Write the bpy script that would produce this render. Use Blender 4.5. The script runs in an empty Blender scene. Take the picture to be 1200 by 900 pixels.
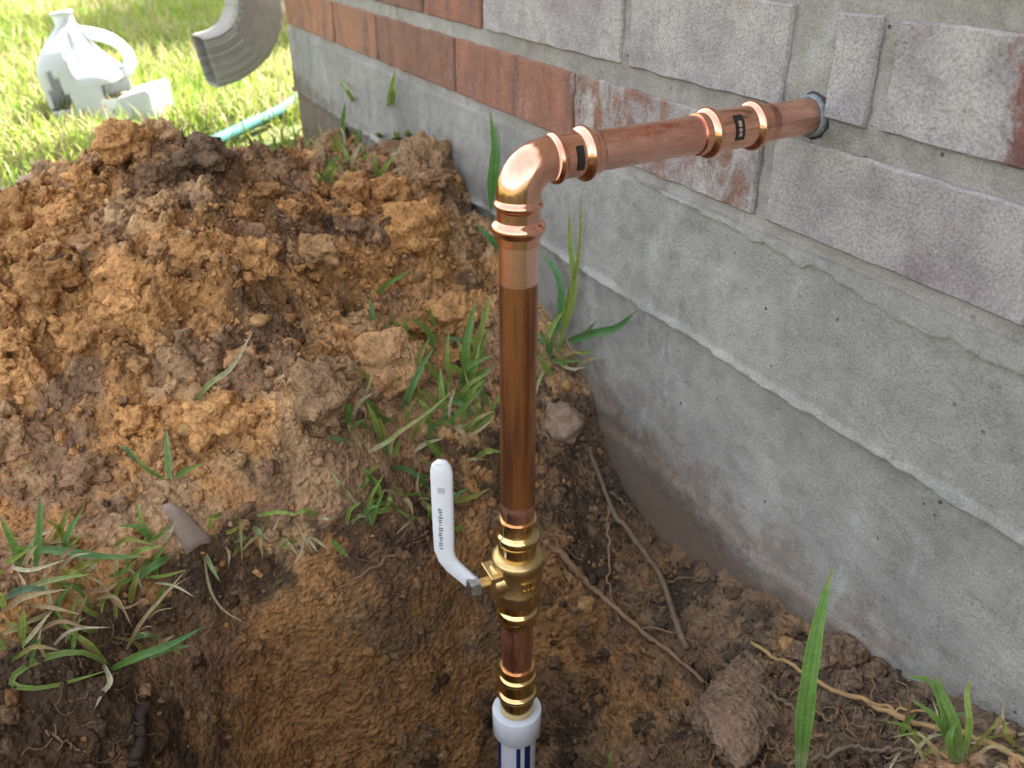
import bpy, bmesh, math, random
import numpy as np
from mathutils import Vector, Matrix

random.seed(7); RNG = np.random.default_rng(7)
scene = bpy.context.scene
COL = scene.collection

# ------------------------------------------------------------------ camera
FPX = 1050.0                                  # focal length in pixels of a 1200 px wide picture
PITCH = math.atan(566/1050); YAW = math.radians(27.0)
HD = np.array([-math.cos(YAW), math.sin(YAW), 0.]); RT = np.array([math.sin(YAW), math.cos(YAW), 0.]); UP = np.array([0, 0, 1.])
FW = HD*math.cos(PITCH) - UP*math.sin(PITCH); CU = HD*math.sin(PITCH) + UP*math.cos(PITCH)
CAM = np.array([0, -.4056, .38])
cam = bpy.data.cameras.new('camera'); cam_o = bpy.data.objects.new('camera', cam); COL.objects.link(cam_o)
cam_o.matrix_world = Matrix(((RT[0], CU[0], -FW[0], CAM[0]), (RT[1], CU[1], -FW[1], CAM[1]), (RT[2], CU[2], -FW[2], CAM[2]), (0, 0, 0, 1)))
cam.sensor_width = 36; cam.lens = 36*FPX/1200; cam.clip_start = .01; cam.clip_end = 400
cam.dof.use_dof = True; cam.dof.focus_distance = .58; cam.dof.aperture_fstop = 12
scene.camera = cam_o

# ------------------------------------------------------------------ world, sun, exposure
SUN_EL = math.radians(56); SUN_AZ_VEC = Vector((-.42, 1.0, 0)).normalized()      # the sun stands behind the house
w = bpy.data.worlds.new('World'); scene.world = w; w.use_nodes = True
wn, wl = w.node_tree.nodes, w.node_tree.links
sky = wn.new('ShaderNodeTexSky'); sky.sky_type = 'NISHITA'; sky.sun_disc = False
sky.sun_elevation = SUN_EL; sky.sun_rotation = math.atan2(SUN_AZ_VEC.x, SUN_AZ_VEC.y)
sky.air_density = 1.0; sky.dust_density = 3.0; sky.ozone_density = .6
hsv = wn.new('ShaderNodeHueSaturation'); hsv.inputs['Saturation'].default_value = .30
wl.new(sky.outputs[0], hsv.inputs['Color']); wl.new(hsv.outputs[0], wn['Background'].inputs['Color'])
wn['Background'].inputs['Strength'].default_value = .13
sun = bpy.data.lights.new('sun', 'SUN'); sun.energy = 5.0; sun.angle = math.radians(.5); sun.color = (1, .95, .86)
sun_o = bpy.data.objects.new('sun', sun); COL.objects.link(sun_o)
SUN_DIR = Vector((SUN_AZ_VEC.x*math.cos(SUN_EL), SUN_AZ_VEC.y*math.cos(SUN_EL), math.sin(SUN_EL)))
sun_o.rotation_euler = SUN_DIR.to_track_quat('Z', 'Y').to_euler()
vs = scene.view_settings; vs.view_transform = 'Standard'; vs.look = 'None'; vs.gamma = 1; vs.use_curve_mapping = False
vs.exposure = 2.5
cy = scene.cycles; cy.use_denoising = True; cy.max_bounces = 6; cy.diffuse_bounces = 3; cy.glossy_bounces = 4; cy.caustics_reflective = False; cy.caustics_refractive = False; cy.sample_clamp_indirect = 4.0

# ------------------------------------------------------------------ helpers: objects
def tag(o, label=None, cat=None, group=None, kind=None):
    if label: o['label'] = label
    if cat: o['category'] = cat
    if group: o['group'] = group
    if kind: o['kind'] = kind
    return o
def empty(name, loc, label, cat, group=None):
    o = bpy.data.objects.new(name, None); o.empty_display_size = .02; o.location = loc; COL.objects.link(o)
    return tag(o, label, cat, group)
def link(name, me, mat=None, parent=None):
    o = bpy.data.objects.new(name, me); COL.objects.link(o)
    if mat and not me.materials: me.materials.append(mat)
    if parent:
        o.parent = parent
        o.matrix_parent_inverse = world_of(parent).inverted()
    return o
def world_of(o):
    m = Matrix.LocRotScale(o.location, o.rotation_euler, o.scale)
    if o.parent: m = world_of(o.parent) @ o.matrix_parent_inverse @ m
    return m
def mesh(name, V, F, smooth=True):
    me = bpy.data.meshes.new(name); me.from_pydata([tuple(map(float, v)) for v in V], [], [tuple(map(int, f)) for f in F])
    if smooth: me.shade_smooth()
    return me
def big_mesh(name, V, F, cols=None, smooth=True):
    """numpy arrays -> mesh (F is n x 3 or n x 4)"""
    me = bpy.data.meshes.new(name); n, k = F.shape
    me.vertices.add(len(V)); me.vertices.foreach_set('co', V.astype(np.float32).ravel())
    me.loops.add(n*k); me.loops.foreach_set('vertex_index', F.astype(np.int32).ravel())
    me.polygons.add(n); me.polygons.foreach_set('loop_start', np.arange(0, n*k, k, dtype=np.int32))
    if smooth: me.polygons.foreach_set('use_smooth', np.ones(n, bool))
    if cols is not None: set_cols(me, cols)
    me.update(calc_edges=True); return me
def set_cols(me, cols):
    a = me.color_attributes.new('tone', 'FLOAT_COLOR', 'POINT')
    c = np.ones((len(cols), 4), np.float32); c[:, :cols.shape[1]] = cols
    a.data.foreach_set('color', c.ravel())

# ------------------------------------------------------------------ helpers: noise
_p = RNG.permutation(4096).astype(np.int64)
def _h(ix, iy, iz): return _p[(_p[(_p[ix & 4095] + iy) & 4095] + iz) & 4095]
_g = RNG.normal(size=(4096, 3)); _g /= np.linalg.norm(_g, axis=1)[:, None]
def perlin(x, y, z):
    x, y, z = np.broadcast_arrays(np.asarray(x, float), np.asarray(y, float), np.asarray(z, float))
    ix, iy, iz = np.floor(x).astype(np.int64), np.floor(y).astype(np.int64), np.floor(z).astype(np.int64)
    fx, fy, fz = x-ix, y-iy, z-iz
    u, v, t = [f*f*f*(f*(f*6-15)+10) for f in (fx, fy, fz)]
    out = 0
    for a in (0, 1):
        for b in (0, 1):
            for c in (0, 1):
                g = _g[_h(ix+a, iy+b, iz+c)]
                d = g[..., 0]*(fx-a) + g[..., 1]*(fy-b) + g[..., 2]*(fz-c)
                out = out + d*(u if a else 1-u)*(v if b else 1-v)*(t if c else 1-t)
    return out*1.5
def fbm(x, y, z, s, o=4, r=.5):
    t, a = 0, 1
    for i in range(o):
        t = t + a*perlin(x*s+i*17.3, y*s+i*9.1, z*s+i*5.7); s *= 2.03; a *= r
    return t
def worley(x, y, z, s):
    x, y, z = np.broadcast_arrays(np.asarray(x, float)*s, np.asarray(y, float)*s, np.asarray(z, float)*s)
    ix, iy, iz = np.floor(x).astype(np.int64), np.floor(y).astype(np.int64), np.floor(z).astype(np.int64)
    best = np.full(x.shape, 9.)
    for a in (-1, 0, 1):
        for b in (-1, 0, 1):
            for c in (-1, 0, 1):
                h = _h(ix+a, iy+b, iz+c)
                q = (ix+a+.5+.45*_g[h, 0]-x)**2 + (iy+b+.5+.45*_g[h, 1]-y)**2 + (iz+c+.5+.45*_g[h, 2]-z)**2
                best = np.minimum(best, q)
    return np.sqrt(best)
def cell_tone(x, y, z, s):
    x, y, z = np.broadcast_arrays(np.asarray(x, float)*s, np.asarray(y, float)*s, np.asarray(z, float)*s)
    ix, iy, iz = np.floor(x).astype(np.int64), np.floor(y).astype(np.int64), np.floor(z).astype(np.int64); best = np.full(x.shape, 9.); val = np.zeros(x.shape)
    for a in (-1, 0, 1):
        for b in (-1, 0, 1):
            for c in (-1, 0, 1):
                h = _h(ix+a, iy+b, iz+c); q = (ix+a+.5+.45*_g[h, 0]-x)**2 + (iy+b+.5+.45*_g[h, 1]-y)**2 + (iz+c+.5+.45*_g[h, 2]-z)**2
                val = np.where(q < best, (h % 97)/97., val); best = np.minimum(best, q)
    return val
def sstep(a, b, x): t = np.clip((x-a)/(b-a), 0, 1); return t*t*(3-2*t)

# ------------------------------------------------------------------ helpers: pixels of the photograph -> points of the place
def ray(px, py): return FW + RT*((px-600)/FPX) + CU*((450-py)/FPX)
def at(px, py, depth): return CAM + ray(px, py)*depth
def on_y(px, py, y=0.): d = ray(px, py); return CAM + d*((y-CAM[1])/d[1])
def on_z(px, py, z): d = ray(px, py); return CAM + d*((z-CAM[2])/d[2])
def depth_of(p): return float((np.asarray(p)-CAM) @ FW)

# ------------------------------------------------------------------ helpers: materials
def newmat(name):
    m = bpy.data.materials.new(name); m.use_nodes = True
    nt = m.node_tree; b = nt.nodes['Principled BSDF']
    return m, nt, b
class N:
    def __init__(s, nt): s.nt = nt
    def _in(s, sock, v):
        if isinstance(v, bpy.types.NodeSocket): s.nt.links.new(v, sock)
        elif isinstance(v, tuple) and len(v) == 3 and sock.type == 'RGBA': sock.default_value = (*v, 1)
        else: sock.default_value = v
    def coord(s, kind='Object'): return s.nt.nodes.new('ShaderNodeTexCoord').outputs[kind]
    def mapping(s, v, scale=(1, 1, 1), rot=(0, 0, 0), loc=(0, 0, 0)):
        n = s.nt.nodes.new('ShaderNodeMapping'); s._in(n.inputs[0], v)
        n.inputs['Scale'].default_value = scale; n.inputs['Rotation'].default_value = rot; n.inputs['Location'].default_value = loc; return n.outputs[0]
    def noise(s, v, scale, detail=5, rough=.55, dist=0.):
        n = s.nt.nodes.new('ShaderNodeTexNoise'); s._in(n.inputs['Vector'], v)
        n.inputs['Scale'].default_value = scale; n.inputs['Detail'].default_value = detail; n.inputs['Roughness'].default_value = rough; n.inputs['Distortion'].default_value = dist
        return n.outputs['Fac']
    def voro(s, v, scale, feature='F1', out='Distance', rnd=1.):
        n = s.nt.nodes.new('ShaderNodeTexVoronoi'); n.feature = feature; s._in(n.inputs['Vector'], v); n.inputs['Scale'].default_value = scale
        n.inputs['Randomness'].default_value = rnd
        return n.outputs[out]
    def ramp(s, f, stops, interp='LINEAR'):
        n = s.nt.nodes.new('ShaderNodeValToRGB'); s._in(n.inputs[0], f); e = n.color_ramp; e.interpolation = interp
        while len(e.elements) < len(stops): e.elements.new(.5)
        for el, (p, c) in zip(e.elements, stops):
            el.position = p; el.color = (c, c, c, 1) if not isinstance(c, tuple) else (*c, 1)
        return n.outputs[0]
    def mix(s, f, a, b, mode='MIX'):
        n = s.nt.nodes.new('ShaderNodeMix'); n.data_type = 'RGBA'; n.blend_type = mode
        s._in(n.inputs['Factor'], f); s._in(n.inputs[6], a); s._in(n.inputs[7], b); return n.outputs[2]
    def math(s, op, a, b=0., clamp=False):
        n = s.nt.nodes.new('ShaderNodeMath'); n.operation = op; n.use_clamp = clamp; s._in(n.inputs[0], a); s._in(n.inputs[1], b); return n.outputs[0]
    def attr(s, name='tone', out='Color'):
        n = s.nt.nodes.new('ShaderNodeAttribute'); n.attribute_name = name; return n.outputs[out]
    def sep(s, v, ax):
        n = s.nt.nodes.new('ShaderNodeSeparateXYZ'); s._in(n.inputs[0], v); return n.outputs[ax]
    def objinfo(s, out): return s.nt.nodes.new('ShaderNodeObjectInfo').outputs[out]
    def bump(s, h, strength=.5, dist=.002, normal=None):
        n = s.nt.nodes.new('ShaderNodeBump'); s._in(n.inputs['Height'], h); n.inputs['Strength'].default_value = strength; n.inputs['Distance'].default_value = dist
        if normal: s._in(n.inputs['Normal'], normal)
        return n.outputs[0]
    def set(s, b, **k):
        for key, v in k.items():
            s._in(b.inputs[key.replace('_', ' ')], v)

M = {}
def soil_material():
    m, nt, b = newmat('soil'); n = N(nt); c = n.coord()
    tone = n.attr()
    f1 = n.noise(c, 55, 6, .7); f2 = n.noise(c, 190, 4, .6); vo = n.voro(c, 230)
    k = n.ramp(f1, [(.25, .70), (.5, 1.02), (.78, 1.4)]); col = n.mix(1., tone, k, 'MULTIPLY')
    k2 = n.ramp(f2, [(.3, .72), (.5, 1.03), (.7, 1.3)]); col = n.mix(1., col, k2, 'MULTIPLY')
    grit = n.ramp(n.noise(c, 330, 1, .5), [(.7, 0.), (.74, 1.)]); col = n.mix(n.math('MULTIPLY', grit, .3), col, (.45, .34, .22))
    h = n.math('ADD', n.math('MULTIPLY', f2, 1.1), f1); h = n.math('SUBTRACT', h, n.math('MULTIPLY', vo, .6))
    n.set(b, Base_Color=col, Roughness=.97, Normal=n.bump(h, 1., .0065)); b.inputs['Specular IOR Level'].default_value = .18
    return m
M['soil'] = soil_material()
def blade_material(name='grass_blade', transl=.35):
    m, nt, b = newmat(name); n = N(nt)
    tone = n.attr(); c = n.coord()
    f = n.noise(n.mapping(c, (40, 40, 40)), 8, 3); col = n.mix(1., tone, n.ramp(f, [(.3, .8), (.7, 1.15)]), 'MULTIPLY')
    n.set(b, Base_Color=col, Roughness=.5); b.inputs['Specular IOR Level'].default_value = .3
    t = nt.nodes.new('ShaderNodeBsdfTranslucent'); nt.links.new(col, t.inputs[0])
    mx = nt.nodes.new('ShaderNodeMixShader'); mx.inputs[0].default_value = transl
    nt.links.new(b.outputs[0], mx.inputs[1]); nt.links.new(t.outputs[0], mx.inputs[2])
    nt.links.new(mx.outputs[0], nt.nodes['Material Output'].inputs[0]); return m
M['blade'] = blade_material()
def lawn_soil():
    m, nt, b = newmat('lawn_ground'); n = N(nt); c = n.coord()
    f = n.noise(c, 3, 6, .7); g = n.noise(c, 45, 5, .7)
    col = n.ramp(f, [(.3, (.10, .14, .03)), (.55, (.16, .17, .06)), (.75, (.23, .19, .10))])
    col = n.mix(1., col, n.ramp(g, [(.3, .5), (.7, 1.3)]), 'MULTIPLY')
    n.set(b, Base_Color=col, Roughness=1., Normal=n.bump(g, 1., .02)); return m
M['lawn'] = lawn_soil()
def concrete(name, base, dark, warm=0.):
    m, nt, b = newmat(name); n = N(nt); c = n.coord()
    big = n.noise(c, 6, 6, .65); mid = n.noise(c, 45, 6, .7); fine = n.noise(c, 700, 4, .7)
    col = n.mix(n.ramp(big, [(.32, 0.), (.68, 1.)]), dark, base)
    pale = n.ramp(n.noise(n.mapping(c, (1, 1, .45)), 14, 5, .7, .6), [(.56, 0.), (.72, 1.)]); col = n.mix(n.math('MULTIPLY', pale, .5), col, (.52, .52, .49))
    col = n.mix(1., col, n.ramp(mid, [(.25, .72), (.5, 1.), (.75, 1.18)]), 'MULTIPLY')
    col = n.mix(1., col, n.ramp(fine, [(.3, .7), (.5, 1.), (.7, 1.22)]), 'MULTIPLY')
    pits = n.ramp(n.voro(c, 60), [(.05, 0.), (.085, 1.)]); col = n.mix(n.math('MULTIPLY', n.math('SUBTRACT', 1., pits), n.ramp(n.noise(c, 20, 3), [(.52, 0.), (.6, .8)])), col, (.06, .05, .045))
    # soil splashed on the concrete, a stain that thins out unevenly above the digging
    z = n.sep(c, 2); st = n.math('ADD', n.math('MULTIPLY', z, -8.), n.math('MULTIPLY', n.noise(c, 26, 8, .78), 2.4))
    st = n.math('ADD', st, n.math('MULTIPLY', n.sep(c, 0), -.9)); st = n.ramp(n.math('MULTIPLY', st, .4), [(.69, 0.), (.80, .7), (.95, 1.)]); col = n.mix(n.math('MULTIPLY', st, .75), col, (.21, .145, .10))
    mud = n.math('ADD', n.math('MULTIPLY', n.math('ADD', z, .045), -14.), n.math('MULTIPLY', n.math('SUBTRACT', n.noise(c, 34, 8, .78), .5), 2.2)); mud = n.math('SUBTRACT', mud, n.math('MULTIPLY', n.math('ADD', n.sep(c, 0), .48), 2.2))
    mud = n.ramp(mud, [(.12, 0.), (.5, 1.)]); col = n.mix(n.math('MULTIPLY', mud, .68), col, (.15, .105, .075))
    h = n.math('ADD', n.math('MULTIPLY', fine, .5), n.math('MULTIPLY', mid, 1.2)); h = n.math('ADD', h, n.math('MULTIPLY', mud, .6)); h = n.math('ADD', h, n.math('MULTIPLY', pits, .5))
    n.set(b, Base_Color=col, Roughness=.93, Normal=n.bump(h, .9, .003)); b.inputs['Specular IOR Level'].default_value = .25
    return m
M['concrete'] = concrete('foundation_concrete', (.365, .35, .318), (.225, .217, .198))
M['mortar'] = concrete('mortar', (.385, .36, .325), (.27, .245, .21))
def brick_material():
    m, nt, b = newmat('brick'); n = N(nt); c = n.coord('Object')
    oc = n.objinfo('Color'); haze = n.objinfo('Alpha'); rnd = n.objinfo('Random')
    cs = n.nt.nodes.new('ShaderNodeVectorMath'); cs.operation = 'ADD'; nt.links.new(c, cs.inputs[0])
    cb = n.nt.nodes.new('ShaderNodeCombineXYZ'); n._in(cb.inputs[0], n.math('MULTIPLY', rnd, 9.)); n._in(cb.inputs[1], n.math('MULTIPLY', rnd, 3.)); nt.links.new(cb.outputs[0], cs.inputs[1]); c = cs.outputs[0]
    mid = n.noise(c, 38, 6, .7); fine = n.noise(c, 520, 5, .7)
    streak = n.noise(n.mapping(c, (1, 1, .22)), 40, 5, .7)
    col = n.mix(n.ramp(streak, [(.35, 0.), (.62, 1.)]), oc, n.mix(1., oc, (1.45, 1.25, 1.1), 'MULTIPLY'))
    col = n.mix(n.ramp(streak, [(.28, .7), (.42, 0.)]), col, (.10, .075, .07))
    # lime haze smeared over the brick faces
    hz = n.math('ADD', n.noise(n.mapping(c, (1, 1, .55)), 30, 8, .76, .4), n.math('MULTIPLY', n.math('SUBTRACT', haze, .5), 1.05))
    wa = nt.nodes.new('ShaderNodeAttribute'); wa.attribute_type = 'OBJECT'; wa.attribute_name = 'wear_at'
    dx = n.math('ABSOLUTE', n.math('SUBTRACT', n.sep(n.coord('Object'), 0), wa.outputs['Fac'])); hz = n.math('SUBTRACT', hz, n.ramp(n.math('MULTIPLY', dx, 10.), [(.0, .40), (.34, 0.)]))
    hz = n.ramp(hz, [(.44, 0.), (.58, 1.)])
    hcol = n.ramp(n.noise(c, 15, 5, .6), [(.3, (.26, .215, .22)), (.46, (.36, .325, .32)), (.6, (.43, .405, .38)), (.75, (.335, .28, .23))])
    col = n.mix(hz, col, hcol)
    col = n.mix(1., col, n.ramp(mid, [(.25, .72), (.5, 1.), (.75, 1.15)]), 'MULTIPLY')
    col = n.mix(1., col, n.ramp(fine, [(.3, .64), (.5, 1.), (.7, 1.28)]), 'MULTIPLY')
    h = n.math('ADD', n.math('MULTIPLY', fine, .8), mid)
    n.set(b, Base_Color=col, Roughness=.9, Normal=n.bump(h, .9, .0028)); b.inputs['Specular IOR Level'].default_value = .3
    return m
M['brick'] = brick_material()
def metal(name, col, rough, var=.25, streak=(1, 1, 1), col2=None, sc=60, bump=.0004):
    m, nt, b = newmat(name); n = N(nt); c = n.mapping(n.coord(), streak)
    f = n.noise(c, sc, 5, .65); g = n.noise(c, sc*5, 4, .6)
    cc = n.mix(n.ramp(f, [(.35, 0.), (.7, 1.)]), col, col2 or tuple(x*.8 for x in col))
    r = n.ramp(g, [(.3, rough*(1-var)), (.7, rough*(1+var))])
    n.set(b, Base_Color=cc, Metallic=1., Roughness=r, Normal=n.bump(n.math('ADD', f, n.math('MULTIPLY', g, .3)), .12, bump)); return m
M['copper'] = metal('bright_copper', (.90, .50, .35), .15, .65, (1, 1, .5), (.66, .30, .20))
M['copper_pipe'] = metal('dull_copper_pipe', (.88, .50, .39), .26, .6, (1, .3, 1), (.66, .32, .24))
M['brass'] = metal('polished_brass', (.80, .60, .28), .17, .4, (1, 1, 1), (.66, .47, .2))
M['brass_cast'] = metal('cast_brass', (.66, .49, .23), .36, .2, (1, 1, 1), (.52, .37, .16), 120, .0012)
M['zinc'] = metal('zinc_plated_steel', (.62, .70, .78), .25, .3)
def riser_material():
    m, nt, b = newmat('heat_stained_copper'); n = N(nt); c = n.coord()
    st = n.noise(n.mapping(c, (1, 1, .06)), 120, 5, .65); f = n.noise(c, 70, 5, .6)
    dark = n.ramp(st, [(.28, (.055, .024, .015)), (.44, (.18, .066, .028)), (.6, (.33, .135, .044)), (.74, (.15, .08, .036))])
    z = n.sep(c, 2); zz = n.math('ADD', z, n.math('MULTIPLY', n.math('SUBTRACT', f, .5), .003))
    top = n.ramp(n.math('MULTIPLY', n.math('SUBTRACT', zz, .15), 10.), [(RISER_TOP_F, 1.), (RISER_TOP_F+.012, 0.)])
    bot = n.ramp(n.math('MULTIPLY', n.math('SUBTRACT', zz, .0), 10.), [(RISER_BOT_F-.03, 0.), (RISER_BOT_F+.03, 1.)])
    k = n.math('MULTIPLY', top, bot)
    col = n.mix(k, (.92, .56, .43), dark)
    n.set(b, Base_Color=col, Metallic=n.math('SUBTRACT', 1., n.math('MULTIPLY', k, .35)), Roughness=n.math('ADD', .24, n.math('MULTIPLY', k, .08)), Normal=n.bump(st, .1, .0003)); return m
def plain(name, col, rough=.5, var=.12, sc=80, bump=0., spec=.4, metal_=0., trans=None):
    m, nt, b = newmat(name); n = N(nt); c = n.coord(); f = n.noise(c, sc, 5, .65)
    cc = n.mix(1., col, n.ramp(f, [(.25, 1-var), (.75, 1+var)]), 'MULTIPLY')
    n.set(b, Base_Color=cc, Roughness=rough); b.inputs['Specular IOR Level'].default_value = spec; b.inputs['Metallic'].default_value = metal_
    if bump: n.set(b, Normal=n.bump(f, .6, bump))
    if trans:
        t = nt.nodes.new('ShaderNodeBsdfTranslucent'); nt.links.new(cc, t.inputs[0]); mx = nt.nodes.new('ShaderNodeMixShader'); mx.inputs[0].default_value = trans
        nt.links.new(b.outputs[0], mx.inputs[1]); nt.links.new(t.outputs[0], mx.inputs[2]); nt.links.new(mx.outputs[0], nt.nodes['Material Output'].inputs[0])
    return m
M['vinyl'] = plain('white_vinyl', (.74, .75, .76), .35, .06)
M['print_dark'] = plain('dark_print', (.2, .21, .22), .5)
M['print_black'] = plain('black_print', (.02, .016, .014), .35)
M['pale_print'] = plain('pale_print', (.42, .27, .21), .4)
M['pvc'] = plain('white_pvc', (.72, .76, .80), .3, .05)
M['print_blue'] = plain('blue_print', (.015, .02, .13), .4)
M['hdpe'] = plain('milky_plastic', (.64, .67, .68), .4, .05, 30, 0, .4, 0., .3)
M['downspout'] = plain('beige_painted_aluminium', (.27, .255, .225), .6, .2, 25, .0004)
M['hole_dark'] = plain('dark_inside', (.02, .018, .016), .9)
M['hose'] = plain('teal_hose', (.045, .16, .15), .65, .15, 40)
M['sealant'] = plain('grey_sealant', (.20, .215, .225), .75, .3, 150, .002)
M['sealant_black'] = plain('black_sealant', (.03, .03, .032), .7, .3, 150, .002)
M['root'] = plain('root_bark', (.22, .135, .078), .85, .35, 130, .002, .2)
M['root_grey'] = plain('grey_root_bark', (.15, .108, .072), .85, .35, 130, .002, .2)
M['runner'] = plain('straw_runner', (.33, .21, .09), .7, .25, 120, .001)
M['stick'] = plain('dark_rotten_wood', (.055, .04, .033), .9, .4, 120, .003, .2)
M['leaf_dead'] = plain('dead_leaf', (.26, .19, .15), .75, .3, 90, .001)
M['stone'] = plain('stone', (.27, .185, .13), .9, .5, 130, .005, .2)
M['pebble'] = plain('ochre_pebble', (.34, .20, .085), .95, .5, 190, .004, .15)
M['pale_stone'] = plain('pale_stone', (.45, .43, .40), .85, .2, 60, .003, .2)
M['wood_chip'] = plain('weathered_wood', (.42, .30, .21), .85, .25, 80, .002, .2)
M['roof'] = plain('roof_shingles', (.12, .11, .10), .95, .4, 40, .004)
M['soffit'] = plain('painted_soffit', (.55, .53, .49), .7, .05)
M['bark'] = plain('tree_bark', (.13, .10, .075), .95, .4, 20, .01)
def leafmat():
    m = blade_material('tree_leaf', .3); return m
M['tree_leaf'] = leafmat()
def wall_far():
    m, nt, b = newmat('upper_brickwork'); n = N(nt); c = n.coord()
    bt = nt.nodes.new('ShaderNodeTexBrick'); nt.links.new(n.mapping(c, (1, 1, 1), (math.radians(90), 0, 0)), bt.inputs['Vector'])
    bt.inputs['Color1'].default_value = (.24, .13, .10, 1); bt.inputs['Color2'].default_value = (.30, .27, .26, 1); bt.inputs['Mortar'].default_value = (.26, .24, .2, 1)
    bt.inputs['Scale'].default_value = 1; bt.inputs['Brick Width'].default_value = .25; bt.inputs['Row Height'].default_value = .0745; bt.inputs['Mortar Size'].default_value = .007
    n.set(b, Base_Color=bt.outputs[0], Roughness=.9, Normal=n.bump(bt.outputs['Fac'], -.6, .004)); return m
M['brickwork'] = wall_far()

# ------------------------------------------------------------------ the ground's shape
X0, X1, Y0, Y1 = -1.47, -.02, -.86, .012
ctrl = []
def cp(px, py, z): p = on_z(px, py, z); ctrl.append((p[0], p[1], z))
def cw(x, y, z): ctrl.append((x, y, z))
for a in [(150, 190, .155), (235, 195, .150), (300, 215, .135), (75, 245, .125), (20, 300, .115),          # crest of the spoil heap
          (100, 330, .115), (250, 330, .112), (380, 290, .085), (100, 450, .06), (250, 450, .06), (380, 400, .05), (200, 560, .014), (60, 590, .004), (0, 520, .03),
          (515, 198, .108), (480, 250, .085), (555, 300, .048), (440, 420, .03), (540, 420, .002), (480, 500, .0), (560, 500, -.012),
          (60, 680, -.004), (0, 720, 0), (110, 760, -.015), (0, 830, -.03), (60, 870, -.06),
          (215, 640, -.006), (330, 605, -.006), (430, 598, -.010), (490, 575, -.018), (250, 690, -.045), (340, 670, -.05), (430, 660, -.065), (500, 640, -.085),
          (350, 730, -.10), (450, 730, -.115), (520, 720, -.135), (250, 760, -.085), (450, 810, -.175), (350, 800, -.145), (300, 870, -.17), (200, 800, -.085), (150, 870, -.1), (520, 810, -.2), (560, 880, -.255), (440, 880, -.215),
          (600, 890, -.27), (680, 860, -.24), (560, 660, -.105), (640, 560, -.075), (680, 640, -.115),
          (750, 740, -.15), (800, 860, -.165), (880, 775, -.10), (950, 860, -.085), (1060, 860, -.055), (1150, 890, -.03)]: cp(*a)
for x, z in [(-1.65, .012), (-1.45, .035), (-1.299, .055), (-1.089, .066), (-.95, .085), (-.88, .06), (-.80, .03), (-.72, .008), (-.634, -.035), (-.60, -.09), (-.539, -.118), (-.474, -.116), (-.391, -.088), (-.329, -.077), (-.251, -.054), (-.177, -.022), (-.05, 0)]: cw(x, 0, z)
for a in [(-1.2, -.3, .05), (-1.25, -.15, .02), (-1.15, -.45, .05), (-1.4, -.3, .0), (-1.4, -.6, 0), (-1.0, -.65, .03), (-.8, -.7, .0), (-.6, -.7, 0), (-1.12, -.08, .035),
          (-.40, -.55, -.03), (-.28, -.5, -.08), (-.28, -.33, -.24), (-.2, -.3, -.16), (-.1, -.5, 0), (-.2, -.7, 0), (-.1, -.2, -.03), (-.36, -.25, -.29), (-.40, -.195, -.29)]: cw(*a)
ctrl = np.array(ctrl)
def _U(r2): return r2*np.log(r2+1e-9)
_n = len(ctrl); _K = _U(((ctrl[:, None, :2]-ctrl[None, :, :2])**2).sum(-1)) + np.eye(_n)*2e-3
_Pm = np.c_[np.ones(_n), ctrl[:, :2]]; _A = np.zeros((_n+3, _n+3)); _A[:_n, :_n] = _K; _A[:_n, _n:] = _Pm; _A[_n:, :_n] = _Pm.T
_wt = np.linalg.solve(_A, np.r_[ctrl[:, 2], 0, 0, 0])
STEP = .0021
gx = np.arange(X0, X1+STEP*.5, STEP); gy = np.arange(Y0, Y1+STEP*.5, STEP); GX, GY = np.meshgrid(gx, gy, indexing='ij')
BASE = _wt[_n] + _wt[_n+1]*GX + _wt[_n+2]*GY
for i in range(_n): BASE += _wt[i]*_U((GX-ctrl[i, 0])**2 + (GY-ctrl[i, 1])**2)
edge = sstep(0, .10, GX-X0)*sstep(0, .10, X1-GX)*sstep(0, .12, GY-Y0)
BASE *= edge
dist_heap = sstep(.008, .05, BASE)
dug = sstep(-.01, -.06, BASE)
rough = np.clip(.25 + dist_heap*.75 + dug*.35, 0, 1)*edge
n1 = fbm(GX, GY, BASE, 13, 3); n2 = fbm(GX+3, GY, BASE, 34, 4, .55)
wx = GX + .012*fbm(GX, GY+5, 0, 22, 3); wy = GY + .012*fbm(GX+9, GY, 0, 22, 3)
b1 = .5-worley(wx, wy, BASE*1.0, 27); b2 = .5-worley(wx+1, wy, BASE, 62); b3 = .5-worley(wx, wy+2, BASE, 140)
clump = sstep(-.25, .35, fbm(GX+4, GY+2, 0, 9, 3))
def billow(s, dx=0., o=3):
    t, a = 0, 1
    for i in range(o): t = t + a*(.36-np.abs(perlin((wx+dx)*s+i*7.1, wy*s+i*3.3, BASE*s+i*1.7))); s *= 2.1; a *= .5
    return t
heapk = dist_heap*edge; dugk = dug*edge
HGT = BASE + rough*(.010*n1 + .006*n2) + heapk*((.5+.5*clump)*(.046*billow(19) + .030*b1) + .015*billow(52, 3., 2) + .011*b2 + .004*b3)
HGT = HGT + dugk*(.007*billow(33, 5.) + .005*billow(95, 1., 2) + .0035*b3) + (edge-heapk)*(1-dugk)*(.006*billow(45, 2.) + .003*b3) + .0016*rough*fbm(GX, GY, 0, 230, 2)
def sample(A, x, y):
    fx = np.clip((np.asarray(x)-X0)/STEP, 0, len(gx)-1.001); fy = np.clip((np.asarray(y)-Y0)/STEP, 0, len(gy)-1.001)
    i, j = fx.astype(int), fy.astype(int); u, v = fx-i, fy-j
    return A[i, j]*(1-u)*(1-v) + A[i+1, j]*u*(1-v) + A[i, j+1]*(1-u)*v + A[i+1, j+1]*u*v
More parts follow.
